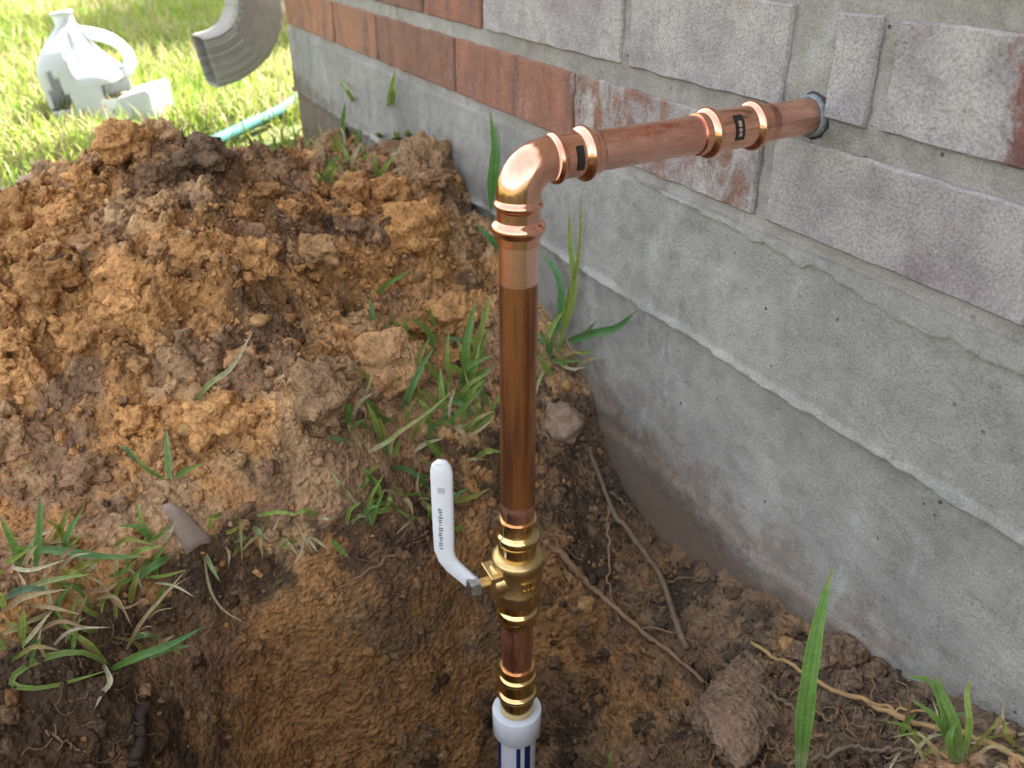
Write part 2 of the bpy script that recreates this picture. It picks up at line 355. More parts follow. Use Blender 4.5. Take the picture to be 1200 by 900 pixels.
def height(x, y):
    x, y = np.asarray(x, float), np.asarray(y, float)
    ins = (x > X0) & (x < X1) & (y > Y0) & (y < Y1)
    return np.where(ins, sample(HGT, x, y), 0.)
def hit(px, py, lift=0.):
    d = ray(px, py); t = np.arange(.15, 6, .0015); P = CAM + d*t[:, None]
    below = P[:, 2] < height(P[:, 0], P[:, 1]) + lift
    k = int(np.argmax(below)) if below.any() else len(t)-1
    return P[k]

OCHRE = np.array([.42, .215, .080]); TAN = np.array([.36, .228, .125]); BROWN = np.array([.215, .13, .077]); DARK = np.array([.055, .038, .027]); GREY = np.array([.15, .115, .085])
def soil_tone(x, y, z):
    x, y, z = [np.asarray(a, float) for a in (x, y, z)]
    a = fbm(x, y, z, 9, 4, .6); b = fbm(x+7, y+3, z, 15, 4, .6); c = fbm(x+2, y+8, z, 24, 3, .6)
    col = BROWN + (TAN-BROWN)*sstep(-.25, .35, a)[..., None]
    left = np.exp(-(((x+.80)/.16)**2 + ((y+.50)/.16)**2))                    # the orange clay tipped on the heap's near left side
    right = np.exp(-(((x+.78)/.12)**2 + ((y+.14)/.10)**2))
    pit = np.exp(-(((x+.49)/.09)**2 + ((y+.31)/.11)**2))*sstep(-.045, -.10, z)
    k = np.clip(sstep(.0, .5, b*.9 + left*1.0 + right*.35 + pit*.75), 0, 1)*.8
    col = col + (OCHRE-col)*k[..., None]
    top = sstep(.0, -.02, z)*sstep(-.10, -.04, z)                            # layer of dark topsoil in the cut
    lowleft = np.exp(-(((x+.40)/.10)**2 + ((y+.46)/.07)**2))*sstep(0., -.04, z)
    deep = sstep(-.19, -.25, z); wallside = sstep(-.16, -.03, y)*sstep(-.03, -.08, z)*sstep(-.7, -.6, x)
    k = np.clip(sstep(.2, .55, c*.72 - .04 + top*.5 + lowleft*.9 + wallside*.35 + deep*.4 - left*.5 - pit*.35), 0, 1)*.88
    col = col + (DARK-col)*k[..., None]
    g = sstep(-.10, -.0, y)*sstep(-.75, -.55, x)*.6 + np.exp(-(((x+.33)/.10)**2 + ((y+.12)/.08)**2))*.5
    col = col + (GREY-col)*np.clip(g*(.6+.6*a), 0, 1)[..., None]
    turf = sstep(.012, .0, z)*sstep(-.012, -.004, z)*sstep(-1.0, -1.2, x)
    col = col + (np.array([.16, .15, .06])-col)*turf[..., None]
    depth_tone = 1-.40*sstep(-.03, -.12, z)                                        # soil colour gets darker towards the bottom of the pit
    return np.clip(col*np.array([1.42, 1.40, 1.36])*depth_tone[..., None], .01, 1)
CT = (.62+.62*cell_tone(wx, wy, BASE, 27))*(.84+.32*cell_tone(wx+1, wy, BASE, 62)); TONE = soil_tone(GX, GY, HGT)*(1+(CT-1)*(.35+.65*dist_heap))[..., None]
# push the soft-edged cells apart: each vertex also moves sideways a little, so clods overhang
HX = GX + rough*.0060*fbm(GX, GY+20, HGT, 60, 3); HY = GY + rough*.0060*fbm(GX+20, GY, HGT, 60, 3)
HY = np.minimum(HY, .012)
VV = np.stack([HX, HY, HGT], -1).reshape(-1, 3); CC = TONE.reshape(-1, 3)
ni, nj = GX.shape; idx = np.arange(ni*nj).reshape(ni, nj)
Q = np.stack([idx[:-1, :-1], idx[1:, :-1], idx[1:, 1:], idx[:-1, 1:]], -1).reshape(-1, 4)
bz = (BASE[:-1, :-1]).ravel(); bx = GX[:-1, :-1].ravel()
is_heap = (bz > .014) & (bx < -.55)
def submesh(name, mask):
    q = Q[mask]; u, inv = np.unique(q, return_inverse=True)
    return big_mesh(name, VV[u], inv.reshape(-1, 4), CC[u])
o = link('ground', submesh('ground', ~is_heap), M['soil']); tag(o, kind='structure')
o = link('soil_heap', submesh('soil_heap', is_heap), M['soil'])
tag(o, 'heap of loose brown and orange soil dug out of the pit', 'soil heap')
def sheet(name, xa, xb, ya, yb, m, z=0., nx=2, ny=2):
    xs, ys = np.linspace(xa, xb, nx), np.linspace(ya, yb, ny); A, B = np.meshgrid(xs, ys, indexing='ij')
    i2 = np.arange(nx*ny).reshape(nx, ny)
    return np.stack([A, B, np.full_like(A, z)], -1).reshape(-1, 3), np.stack([i2[:-1, :-1], i2[1:, :-1], i2[1:, 1:], i2[:-1, 1:]], -1).reshape(-1, 4)
LV, LF, off = [], [], 0
for a in [(-80, X0, -80, 80), (X1-.0012, 80, -80, .05), (X0, X1-.0012, -80, Y0)]:
    v, f = sheet('', *a, None); LV.append(v); LF.append(f+off); off += len(v)
o = link('lawn', big_mesh('lawn', np.concatenate(LV), np.concatenate(LF)), M['lawn']); tag(o, kind='structure')

# ------------------------------------------------------------------ the house: foundation, bricks, roof
ZB, ZA = .1935, .268                               # bottom of the lowest and of the second brick course
COURSE = ZA-ZB; CX = -1.65                         # the house corner
house = empty('brick_house', (CX, 0, 0), 'brick house wall in grey and red bricks on a bare concrete foundation', 'house')
def grid_face(xs, zs, yfun):
    A, B = np.meshgrid(xs, zs, indexing='ij'); Y = yfun(A, B); n, k = A.shape
    i2 = np.arange(n*k).reshape(n, k)
    return np.stack([A, Y, B], -1).reshape(-1, 3), np.stack([i2[:-1, :-1], i2[1:, :-1], i2[1:, 1:], i2[:-1, 1:]], -1).reshape(-1, 4)
ZL = .083
def found_y(A, B):
    z_l = ZL + .0016*fbm(A, 0, 0, 6, 3) + .0010*fbm(A, 0, 0, 70, 3)
    up = sstep(-.0006, .0006, B-z_l)
    y = .0055*(1-up) - .0058*np.exp(-((B-z_l-.0026)/.0030)**2)*sstep(-.0008, .0006, B-z_l)*(.55+.45*np.clip(fbm(A, 3, 0, 30, 3)*2, -1, 1))
    foot = sstep(-.050, -.058, B+.006*fbm(A, 1, 0, 9, 3)); y -= foot*.003
    return y + .0016*fbm(A, 0, B, 11, 4) + .0007*fbm(A, 5, B, 60, 3)
xs = np.concatenate([np.linspace(CX, -.9, 190), np.linspace(-.9, -.08, 330)[1:], np.linspace(-.08, 1.5, 50)[1:]])
zs = np.concatenate([np.linspace(-.45, -.075, 16), np.linspace(-.07, .07, 45), np.linspace(.071, .096, 46), np.linspace(.099, ZB-.008, 26)])
v, f = grid_face(xs, zs, found_y)
# close it to the back: the side of the corner and the top
nz = len(zs); left = v[:nz]; bv = left + np.array([.0, 4., 0]); base = len(v)
ff = [f[:, ::1]]
side = np.array([[base+k, k, k+1, base+k+1] for k in range(nz-1)])
topi = np.arange(len(xs))*nz + nz-1; tv = v[topi] + np.array([0, .12, 0]); tb = base+nz
top = np.array([[topi[k], topi[k+1], tb+k+1, tb+k] for k in range(len(xs)-1)])
link('foundation', big_mesh('foundation', np.concatenate([v, bv, tv]), np.concatenate([f, side, top])), M['concrete'], house)
def box_v(x0, x1, y0, y1, z0, z1):
    return [(x0, y0, z0), (x1, y0, z0), (x1, y1, z0), (x0, y1, z0), (x0, y0, z1), (x1, y0, z1), (x1, y1, z1), (x0, y1, z1)], [(0, 3, 2, 1), (4, 5, 6, 7), (0, 1, 5, 4), (1, 2, 6, 5), (2, 3, 7, 6), (3, 0, 4, 7)]
def box(name, a, m, parent): V, F = box_v(*a); return link(name, mesh(name, V, F, False), m, parent)
# mortar: one recessed uneven sheet behind the bricks
def mortar_y(A, B): return .0026 + .0016*fbm(A, 0, B, 30, 4) + .001*fbm(A, 4, B, 120, 2)
v, f = grid_face(np.linspace(CX+.006, .5, 560), np.linspace(ZB-.014, .56, 122), mortar_y)
link('mortar_joint', big_mesh('mortar_joint', v, f), M['mortar'], house)
box('wall_core', (CX+.006, 1.6, .03, .10, ZB+.001, 2.6), M['brickwork'], house)
box('upper_wall', (CX+.004, 1.6, .0045, .0295, .562, 2.6), M['brickwork'], house)
box('side_wall', (CX+.004, CX+.1, .101, 4., ZB+.006, 2.6), M['brickwork'], house)
# mortar lip squeezed out under the lowest course, with its broken lower edge
def lip(name, pts, thick):
    low = [on_y(*p) for p in pts]; xs = [p[0] for p in low]; zl = [p[2] for p in low]
    X = np.linspace(xs[0], xs[-1], 150); Z = np.interp(X, xs, zl) + .0026*fbm(X, 0, 0, 60, 5, .65)
    V, F = [], []
    for k, (x, z) in enumerate(zip(X, Z)):
        h = .0045*math.sin(min(1, k/6, (149-k)/6)*1.57); zt = ZB-.0062
        z = min(z, zt-.002)
        q = .0007*float(perlin(x*60, 0, 3)); V += [(x, .004, z), (x, -h*thick*.75+q, z+.0002), (x, -h*thick*.9+q, z+.0014), (x, -h*thick*.5+q, zt-.001), (x, .006, zt)]
    for k in range(149):
        for j in range(4): a = k*5+j; F.append((a, a+5, a+6, a+1))
    me = mesh(name, V, F, False); return link(name, me, M['concrete'], house)
lip('mortar_lip', [(740, 205), (800, 240), (850, 262), (895, 287), (930, 305), (965, 318), (1000, 340), (1045, 373), (1085, 391), (1115, 400), (1150, 420), (1180, 432), (1230, 447), (1300, 490)], .4)
def brick(x0, x1, z0, col, haze, h=.0585, seed=0):
    r = random.Random(seed); cx, cz = (x0+x1)/2, z0+h/2
    nx, nzv = max(3, int((x1-x0)/.012))+2, 8
    eu, et = .0013/((x1-x0)/2), .0013/(h/2)
    us = [-1]+list(np.linspace(-1+eu, 1-eu, nx-1))+[1]; ts = [-1]+list(np.linspace(-1+et, 1-et, nzv-1))+[1]
    V, F = [], []
    L, H = (x1-x0)/2, h/2
    for i in range(nx+1):
        for j in range(nzv+1):
            u, t = float(us[i]), float(ts[j])
            x, z, y = u*L, t*H, -.0008
            eb = max(abs(u)*L-L, abs(t)*H-H)
            if i in (0, 1, nx-1, nx): x += .0012*float(fbm(x*.2+seed*3.1, z, seed, 110, 3)); y += .0016*(i in (0, nx))
            if j in (0, 1, nzv-1, nzv): z += .0012*float(fbm(x, z*.2+5, seed*1.7, 110, 3)); y += .0016*(j in (0, nzv))
            y += .0009*float(perlin(x*50, z*50, seed*2.3+.4))
            V.append((x, y, z))
    k = nzv+1
    for i in range(nx):
        for j in range(nzv): F.append((i*k+j, (i+1)*k+j, (i+1)*k+j+1, i*k+j+1))
    loop = [i*k for i in range(nx+1)] + [nx*k+j for j in range(1, nzv+1)] + [i*k+nzv for i in range(nx-1, -1, -1)] + [j for j in range(nzv-1, 0, -1)]
    b0 = len(V)
    for q in loop: V.append((V[q][0], .028, V[q][2]))
    m_ = len(loop)
    for q in range(m_): F.append((loop[q], b0+q, b0+(q+1) % m_, loop[(q+1) % m_]))
    me = mesh('brick', V, F); me.set_sharp_from_angle(angle=math.radians(32)); o = bpy.data.objects.new('brick', me); me.materials.append(M['brick']); COL.objects.link(o)
    o.location = (cx, 0, cz); o.parent = house; o.matrix_parent_inverse = world_of(house).inverted(); o.color = (*col, haze); o['wear_at'] = {6: .075, 16: -.034}.get(seed, 9.)
    return o
RED = (.24, .125, .092); REDD = (.20, .115, .085); RUST = (.27, .15, .10); PLUM = (.17, .085, .075)
W = .0035
rowA = [(CX, -1.375, RUST, .12), (-1.365, -1.185, RUST, .12), (-1.178, -.9335, REDD, .34), (-.9275, -.6815, RED, .38), (-.6755, -.4435, REDD, .52), (-.431, -.187, PLUM, .80), (-.177, .066, PLUM, .7), (.076, .32, REDD, .6)]
rowB = [(CX, -1.52, RED, .1), (-1.51, -1.27, RED, .15), (-1.26, -1.02, REDD, .12), (-1.01, -.865, RED, .1), (-.857, -.6125, PLUM, .90), (-.6, -.431, PLUM, .92), (-.395, -.3635, PLUM, .95), (-.3525, -.105, PLUM, .72), (-.095, .15, REDD, .6), (.16, .4, REDD, .5)]
sd = 1
for row, z in ((rowA, ZB+.002), (rowB, ZA)):
    for (a, b, c, hz) in row: brick(a, b, z, c, hz, .0565 if z < ZA else .0585, sd); sd += 1
for r_ in range(2, 4):
    x = CX; k = 0
    while x < .35:
        L = .244 if not (k == 0 and r_ % 2) else .12
        brick(x, x+L, ZB+r_*COURSE, random.Random(sd).choice([RED, REDD, PLUM]), random.Random(sd).choice([.3, .7, .85]), .0605, sd); sd += 1; x += L+.01; k += 1
# roof with eaves over the wall
V, F = box_v(CX-.18, 1.9, -.22, 4.3, 2.601, 2.64); link('soffit', mesh('soffit', V, F, False), M['soffit'], house)
V = [(CX-.22, -.26, 2.641), (1.94, -.26, 2.641), (1.94, 4.34, 2.641), (CX-.22, 4.34, 2.641), (CX-.22, 2., 3.7), (1.94, 2., 3.7)]
link('roof', mesh('roof', V, [(0, 1, 5, 4), (2, 3, 4, 5), (0, 4, 3), (1, 2, 5), (0, 3, 2, 1)], False), M['roof'], house)

# ------------------------------------------------------------------ sweeps and lathes
def frames(path):
    P = [Vector(p) for p in path]; T = []
    for i in range(len(P)):
        a, b = P[max(0, i-1)], P[min(len(P)-1, i+1)]; T.append((b-a).normalized())
    n = T[0].orthogonal().normalized(); out = []
    for i, t in enumerate(T):
        n = (n - t*n.dot(t)).normalized(); out.append((P[i], t, n, t.cross(n)))
    return out
def tube(path, radii, seg=24, cap=True, wob=0., seed=0):
    fr = frames(path); V, F = [], []
    r = random.Random(seed)
    for i, (p, t, n, b) in enumerate(fr):
        R = radii[i] if hasattr(radii, '__len__') else radii
        for k in range(seg):
            a = 2*math.pi*k/seg; q = R*(1+wob*(r.random()-.5))
            V.append(p + n*(math.cos(a)*q) + b*(math.sin(a)*q))
    for i in range(len(fr)-1):
        for k in range(seg): F.append((i*seg+k, i*seg+(k+1) % seg, (i+1)*seg+(k+1) % seg, (i+1)*seg+k))
    if cap: F.append(tuple(range(seg-1, -1, -1))); F.append(tuple(range((len(fr)-1)*seg, len(fr)*seg)))
    return V, F
def smooth_path(pts, n=40):
    pts = [Vector(p) for p in pts]; 
    if len(pts) == 2: return [pts[0].lerp(pts[1], i/(n-1)) for i in range(n)]
    P = [pts[0]*2-pts[1]] + pts + [pts[-1]*2-pts[-2]]; out = []; m = len(pts)-1
    for i in range(n):
        u = i/(n-1)*m; k = min(int(u), m-1); t = u-k; a, b, c, d = P[k:k+4]
        out.append(.5*((2*b)+(-a+c)*t+(2*a-5*b+4*c-d)*t*t+(-a+3*b-3*c+d)*t*t*t))
    return out
def profile(prof, n_per=1):
    """[(s, r), ...] -> radii sampled with soft corners"""
    return prof
def lathe(name, base, axis, prof, m, parent, seg=48, close=True):
    """prof: (distance along axis, radius)"""
    axis = Vector(axis).normalized(); base = Vector(base); path = [base+axis*s for s, r in prof]
    n = axis.orthogonal().normalized(); b = axis.cross(n); V, F = [], []
    for (s, r) in prof:
        for k in range(seg): a = 2*math.pi*k/seg; V.append(base+axis*s+n*(math.cos(a)*r)+b*(math.sin(a)*r))
    for i in range(len(prof)-1):
        for k in range(seg): F.append((i*seg+k, i*seg+(k+1) % seg, (i+1)*seg+(k+1) % seg, (i+1)*seg+k))
    if close: F.append(tuple(range(seg-1, -1, -1))); F.append(tuple(range((len(prof)-1)*seg, len(prof)*seg)))
    me = mesh(name, V, F); o = link(name, me, m, parent)
    if axis.z < 2: 
        me.set_sharp_from_angle(angle=math.radians(50))
    return o
def bead(s0, s1, r0, r1, n=9):
    return [(s0+(s1-s0)*i/(n-1), r0+(r1-r0)*math.sin(math.pi*i/(n-1))**.7) for i in range(n)]

# ------------------------------------------------------------------ the copper water line
R = .0107                                           # 7/8 inch copper tube
RX, RY = -.4056, -.195
ZC = .2615                                          # height of the elbow's corner
HOLE = Vector((-.4062, 0, .2672))
def riser_z(py):
    lo, hi = -.35, .3
    for _ in range(50):
        m_ = (lo+hi)/2; q = np.array([RX, RY, m_])-CAM; yy = 450-FPX*(q@CU)/(q@FW)
        if yy < py: hi = m_
        else: lo = m_
    return m_
RISER_TOP_F = (riser_z(331)-.15)*10; RISER_BOT_F = riser_z(590)*10
M['riser'] = riser_material()
pipe = empty('copper_water_line', (RX, RY, -.3), 'copper and brass water pipe rising from the pit and bending into the brick wall', 'water pipe')
CORNER = Vector((RX, RY, ZC)); HDIR = (HOLE-CORNER).normalized(); HL = (HOLE-CORNER).length
BR = .0165                                          # bend radius
def hp(s): return CORNER + HDIR*s
# horizontal tube and its fittings
lathe('horizontal_pipe', hp(.040), HDIR, [(0, R), (.125, R)], M['copper_pipe'], pipe)
lathe('stub_pipe', hp(.120), HDIR, [(0, R), (HL-.120+.02, R)], M['copper_pipe'], pipe)
def s_of(px):                                       # distance along the horizontal tube seen at picture column px
    best = min(range(0, 2000), key=lambda i: abs(600+FPX*((np.array(hp(i*1e-4))-CAM)@RT)/((np.array(hp(i*1e-4))-CAM)@FW)-px)); return best*1e-4
s1, s2 = s_of(815), s_of(893)
rc = R+.0010
prof = [(s1, R+.0002), (s1+.0002, R+.001)] + [(s1+.004, rc)] + bead(s1+.0045, s1+.0115, rc, R+.0037) + [(s1+.0125, rc), ((s1+s2)/2, rc+.0001), (s2-.0125, rc)] + bead(s2-.0115, s2-.0045, rc, R+.0037) + [(s2-.004, rc), (s2-.0002, R+.001), (s2, R+.0002)]
cpl = lathe('press_coupling', hp(0), HDIR, prof, M['copper'], pipe)
# printed label on the coupling: a small curved patch that stands a hair proud
def patch(name, base, axis, s0, s1, r, a0, a1, m, parent, facing, n=10):
    axis = Vector(axis).normalized(); base = Vector(base); f_ = Vector(facing); f_ = (f_-axis*f_.dot(axis)).normalized(); g = axis.cross(f_)
    V, F = [], []
    for i in range(n+1):
        a = a0+(a1-a0)*i/n; d = f_*math.cos(a)+g*math.sin(a)
        V += [base+axis*s0+d*r, base+axis*s1+d*r]
    for i in range(n): F.append((2*i, 2*i+1, 2*i+3, 2*i+2))
    return link(name, mesh(name, V, F), m, parent)
TOCAM = Vector(CAM)-CORNER
sm = s_of(852); HFACE = Vector(CAM)-hp(sm)
patch('printed_label', hp(0), HDIR, sm-.0032, sm+.0032, rc+.0003, -.62, .62, M['print_black'], cpl, HFACE)
for a0, a1 in ((-.3, -.02), (.05, .2), (.26, .42)): patch('printed_mark', hp(0), HDIR, sm-.0012, sm+.001, rc+.0005, a0, a1, M['pale_print'], cpl, HFACE, 5)
# elbow: socket, bead, bend, bead, socket in one sweep
ev = []                                              # (point, radius)
def add(p, r): ev.append((p, r))
e_end = s_of(699)
seq_h = [(e_end, R+.0002), (e_end-.0003, R+.001), (e_end-.004, rc)] + [(e_end-.0045-(.0075)*i/8, rc+(.0031)*math.sin(math.pi*i/8)**.7) for i in range(9)] + [(e_end-.0125, rc), (BR+.0075, rc)] + [(BR+.007-.006*i/6, rc+.0019*math.sin(math.pi*i/6)) for i in range(7)] + [(BR+.001, rc)]
for s, r in seq_h: add(hp(s), r)
Cc = CORNER + HDIR*BR + Vector((0, 0, -BR))
for i in range(0, 25):
    a = math.pi/2*i/24; add(Cc + Vector((0, 0, 1))*(BR*math.cos(a)) - HDIR*(BR*math.sin(a)), rc+.0002*math.sin(math.pi*i/24))
def vp(d): return CORNER + Vector((0, 0, -d))
zb = ZC-riser_z(266)
seq_v = [(BR+.001, rc)] + [(BR+.002+.005*i/6, rc+.0015*math.sin(math.pi*i/6)) for i in range(7)] + [(BR+.008, rc), (zb-.0042, rc)] + [(zb-.004+.008*i/8, rc+.0031*math.sin(math.pi*i/8)**.7) for i in range(9)] + [(zb+.0045, rc), (zb+.0085, rc), (zb+.0088, R+.001), (zb+.009, R+.0002)]
for s, r in seq_v: add(vp(s), r)
V, F = tube([p for p, r in ev], [r for p, r in ev], 48, False)
elb = link('press_elbow', mesh('press_elbow', V, F), M['copper'], pipe)
patch('printed_label', hp(0), HDIR, s_of(664), s_of(672), rc+.0005, -.35, .75, M['print_black'], elb, TOCAM)
# riser
lathe('riser_pipe', (RX, RY, riser_z(640)), (0, 0, 1), [(0, R), (vp(zb).z-riser_z(640), R)], M['riser'], pipe)
# ball valve
def zprof(pts): return [(riser_z(y), r) for y, r in pts]
def vlathe(name, zr, m, parent): 
    zr = sorted(zr); return lathe(name, (RX, RY, 0), (0, 0, 1), zr, m, parent)
zt, zb2 = riser_z(606), riser_z(727)
z1, z2, z3, z4 = riser_z(627), riser_z(648), riser_z(700), riser_z(714)
valve = vlathe('ball_valve', [(z3-.001, .0118), (z3+.001, .0140), (z3+.004, .0156), (z3+.0085, .0162), (z3+.0095, .0168), (z3+.0125, .0168), (z3+.0135, .0163), (z2-.009, .0163), (z2-.006, .0172), (z2-.002, .0172), (z2, .0160), (z2+.001, .0120)], M['brass_cast'], pipe)
up_s = [(z2-.001, .0124), (z2+.004, .0124), (z1-.0048, .0124)] + bead(z1-.0045, z1+.0045, .0124, .0146) + [(z1+.0048, .0122), (zt, .0120), (zt+.0001, R+.0001)]
vlathe('upper_socket', up_s, M['brass'], valve)
dn_s = [(zb2-.0001, R+.0001), (zb2, .0120), (z4-.0048, .0122)] + bead(z4-.0045, z4+.0045, .0124, .0146) + [(z4+.0048, .0124), (z3, .0124)]
vlathe('lower_socket', dn_s, M['brass'], valve)
# boss, stem nut and lever on the left of the body
zm = riser_z(672)
LD = Vector(-RT) + Vector(-HD)*.45; LD.normalize()
VC = Vector((RX, RY, zm))
def obox(name, c, ax, ay, az, hx, hy, hz, m, parent, bev=.0008):
    """oriented box with bevelled edges"""
    bm = bmesh.new(); bmesh.ops.create_cube(bm, size=2)
    for v_ in bm.verts: v_.co = Vector((v_.co.x*hx, v_.co.y*hy, v_.co.z*hz))
    if bev: bmesh.ops.bevel(bm, geom=bm.edges[:], offset=bev, segments=2, affect='EDGES', profile=.6)
    Mx = Matrix((ax, ay, az)).transposed().to_4x4(); Mx.translation = Vector(c); bm.transform(Mx)
    me = bpy.data.meshes.new(name); bm.to_mesh(me); bm.free(); return link(name, me, m, parent)
SD = Vector((0, 0, 1)).cross(LD).normalized(); ZU = Vector((0, 0, 1))
lathe('stem_boss', VC, LD, [(.010, .0112), (.019, .0108), (.0195, .0102)], M['brass_cast'], valve, 32)
TILT = (ZU*.94+LD*.34).normalized(); TN = SD.cross(TILT).normalized()
obox('boss_flat', VC+LD*.0178+ZU*.001, LD, SD, ZU, .0042, .0092, .0085, M['brass_cast'], valve)
lathe('stem', VC, LD, [(.0215, .0042), (.031, .0042)], M['brass_cast'], valve, 20)
nut = lathe('stem_nut', VC, LD, [(.0275, .0058), (.0278, .0066), (.0345, .0066), (.035, .0054)], M['zinc'], valve, 6)
# lever: a flat strap cranked outwards and up, dipped in white vinyl
top_pt, mid_pt = np.array([0, 0, 0]), None
NUTP = VC+LD*.0265
dN = depth_of(NUTP)
KN = Vector(at(521, 655, dN-.006)); TP = Vector(at(517, 541, dN-.050)); 
LEV0 = NUTP+ZU*-.004
KM = (KN.lerp(LEV0, .25)+KN.lerp(TP, .09))/2
path = [LEV0, LEV0.lerp(KN, .5), KN.lerp(LEV0, .25), KM.lerp(KN, .35), KN.lerp(TP, .10), KN.lerp(TP, .3), KN.lerp(TP, .6), KN.lerp(TP, .9), KN.lerp(TP, .965), TP]
wid = [.0052, .0056, .0060, .0062, .0065, .0067, .0068, .0068, .0058, .0032]; thk = .0021
V, F = [], []
for i, p in enumerate(path):
    t = (path[min(i+1, len(path)-1)]-path[max(i-1, 0)]).normalized(); wv = (Vector(RT)*.93+Vector(HD)*-.2+Vector((0, 0, .0))); wv = (wv-t*wv.dot(t)).normalized(); nv = t.cross(wv).normalized()
    h_ = wid[i]
    for u_, n_ in ((-1, -.4), (-.8, -1), (.8, -1), (1, -.4), (1, .4), (.8, 1), (-.8, 1), (-1, .4)): V.append(p+wv*(u_*h_)+nv*(n_*thk))
for i in range(len(path)-1):
    for k in range(8): F.append((i*8+k, i*8+(k+1) % 8, (i+1)*8+(k+1) % 8, (i+1)*8+k))
F += [tuple(range(7, -1, -1)), tuple(range((len(path)-1)*8, len(path)*8))]
lev = link('lever_handle', mesh('lever_handle', V, F), M['vinyl'], valve); lev.data.set_sharp_from_angle(angle=math.radians(60))
tL = (TP-KN).normalized(); wL = Vector(RT)*.93+Vector(HD)*-.2; wL = (wL-tL*wL.dot(tL)).normalized(); nL = tL.cross(wL).normalized()
if nL.dot(Vector(CAM)-KN) < 0: nL = -nL
mr = random.Random(3)                                # the worn lettering running up the lever
for k in range(16):
    u_ = .14+.027*k + mr.uniform(-.004, .004); c = KN.lerp(TP, u_)+nL*(thk+.00015)+wL*(-.0012+mr.uniform(-.0003, .0003))
    obox('printed_letter', c, tL, wL, nL, mr.uniform(.0004, .0007), mr.uniform(.0006, .0015), .0001, M['print_dark'], lev, 0)
obox('printed_letter', KN.lerp(TP, .74)+nL*(thk+.00015), tL, wL, nL, .0022, .0022, .0001, plain('faded_print', (.5, .48, .5), .5), lev, 0)
# raised casting marks on the valve body
for k, (dz, da, hh) in enumerate([(0, .2, .0032), (0, .36, .0032), (0, .52, .0032), (0, .68, .0032), (-.011, .5, .0024), (-.011, .68, .0024)]):
    fd = Vector(CAM)-VC; fd.z = 0; fd.normalize(); g = ZU.cross(fd)
    d = fd*math.cos(da)+g*math.sin(da); zz = (z2+z3)/2+.003+dz
    o_ = obox('cast_mark', Vector((RX, RY, zz))+d*.0166, g*math.cos(da)-fd*math.sin(da), d, ZU, .0005, .0005, hh, M['brass'], valve, 0)
    for e in (-1, 1): obox('cast_mark', Vector((RX, RY, zz+e*(hh-.0004)))+d*.0166+(g*math.cos(da)-fd*math.sin(da))*.0009, g*math.cos(da)-fd*math.sin(da), d, ZU, .0011, .0005, .0004, M['brass'], valve, 0)
# copper nipple, brass adapter, plastic socket and pipe
lathe('copper_nipple', (RX, RY, riser_z(800)), (0, 0, 1), [(0, R), (zb2+.004-riser_z(800), R)], metal('scuffed_copper', (.86, .50, .40), .32, .4, (1, 1, .2), (.72, .36, .28)), pipe)
a1, a2, a3 = riser_z(778), riser_z(789), riser_z(808)
ad = [(riser_z(850), .0124), (a3-.0042, .0124)] + bead(a3-.0028, a3+.0028, .0124, .0150) + [(a3+.0045, .0123), (a2-.0042, .0123)] + bead(a2-.0028, a2+.0028, .0123, .0144) + [(a2+.0045, .0121), (a1, .0120), (a1+.0001, R+.0002)]
vlathe('brass_adapter', ad, M['brass'], pipe)
pz0, pz1 = riser_z(855), riser_z(829)
sock = vlathe('plastic_socket', [(pz0-.0008, .0120), (pz0, .0166), (pz0+.001, .0173), (pz1-.0012, .0178), (pz1-.0002, .0174), (pz1, .0164), (pz1+.0002, .0126)], M['pvc'], pipe)
pv = vlathe('plastic_pipe', [(-.33, .0139), (pz0-.0006, .0139)], M['pvc'], pipe)
FC = Vector(CAM)-Vector((RX, RY, -.2)); FC.z = 0
for a0, a1_, zA, zB in ((-.02, .2, -.222, pz0-.004), (.42, .78, -.33, pz0-.002), (-1.5, -.95, -.33, pz0-.003)):
    patch('printed_stripe', (RX, RY, 0), (0, 0, 1), zA, zB, .01402, a0, a1_, M['print_blue'], pv, FC, 6)
patch('printed_stripe', (RX, RY, 0), (0, 0, 1), -.2225, -.2195, .01402, -.02, .34, M['print_blue'], pv, FC, 6)
# sealant where the stub enters the wall
def ring_blob(name, c, axis, r0, r1, th, m, parent, seed, noise=.3):
    axis = Vector(axis).normalized(); n = axis.orthogonal().normalized(); b = axis.cross(n); V, F = [], []; S, T = 40, 8
    for i in range(S):
        a = 2*math.pi*i/S; d = n*math.cos(a)+b*math.sin(a); q = 1+noise*float(fbm(d.x*2+seed, d.y*2, d.z*2, 1.5, 3))
        for j in range(T):
            t = math.pi*j/(T-1); rr = r0+(r1-r0)*(.5-.5*math.cos(t))*q; V.append(Vector(c)+d*rr-axis*(th*math.sin(t)*(.7+.6*q-.5)+ (0 if j else .0)))
    for i in range(S):
        for j in range(T-1): F.append((i*T+j, i*T+j+1, ((i+1) % S)*T+j+1, ((i+1) % S)*T+j))
    return link(name, mesh(name, V, F), m, parent)
ring_blob('sealant_collar', HOLE+Vector((0, .003, 0)), HDIR, R-.001, R+.002, .0055, M['sealant'], pipe, 2)
ring_blob('sealant_collar', HOLE+Vector((.0015, .004, 0)), HDIR, R+.0002, R+.0036, .0028, M['sealant_black'], pipe, 5, .45)

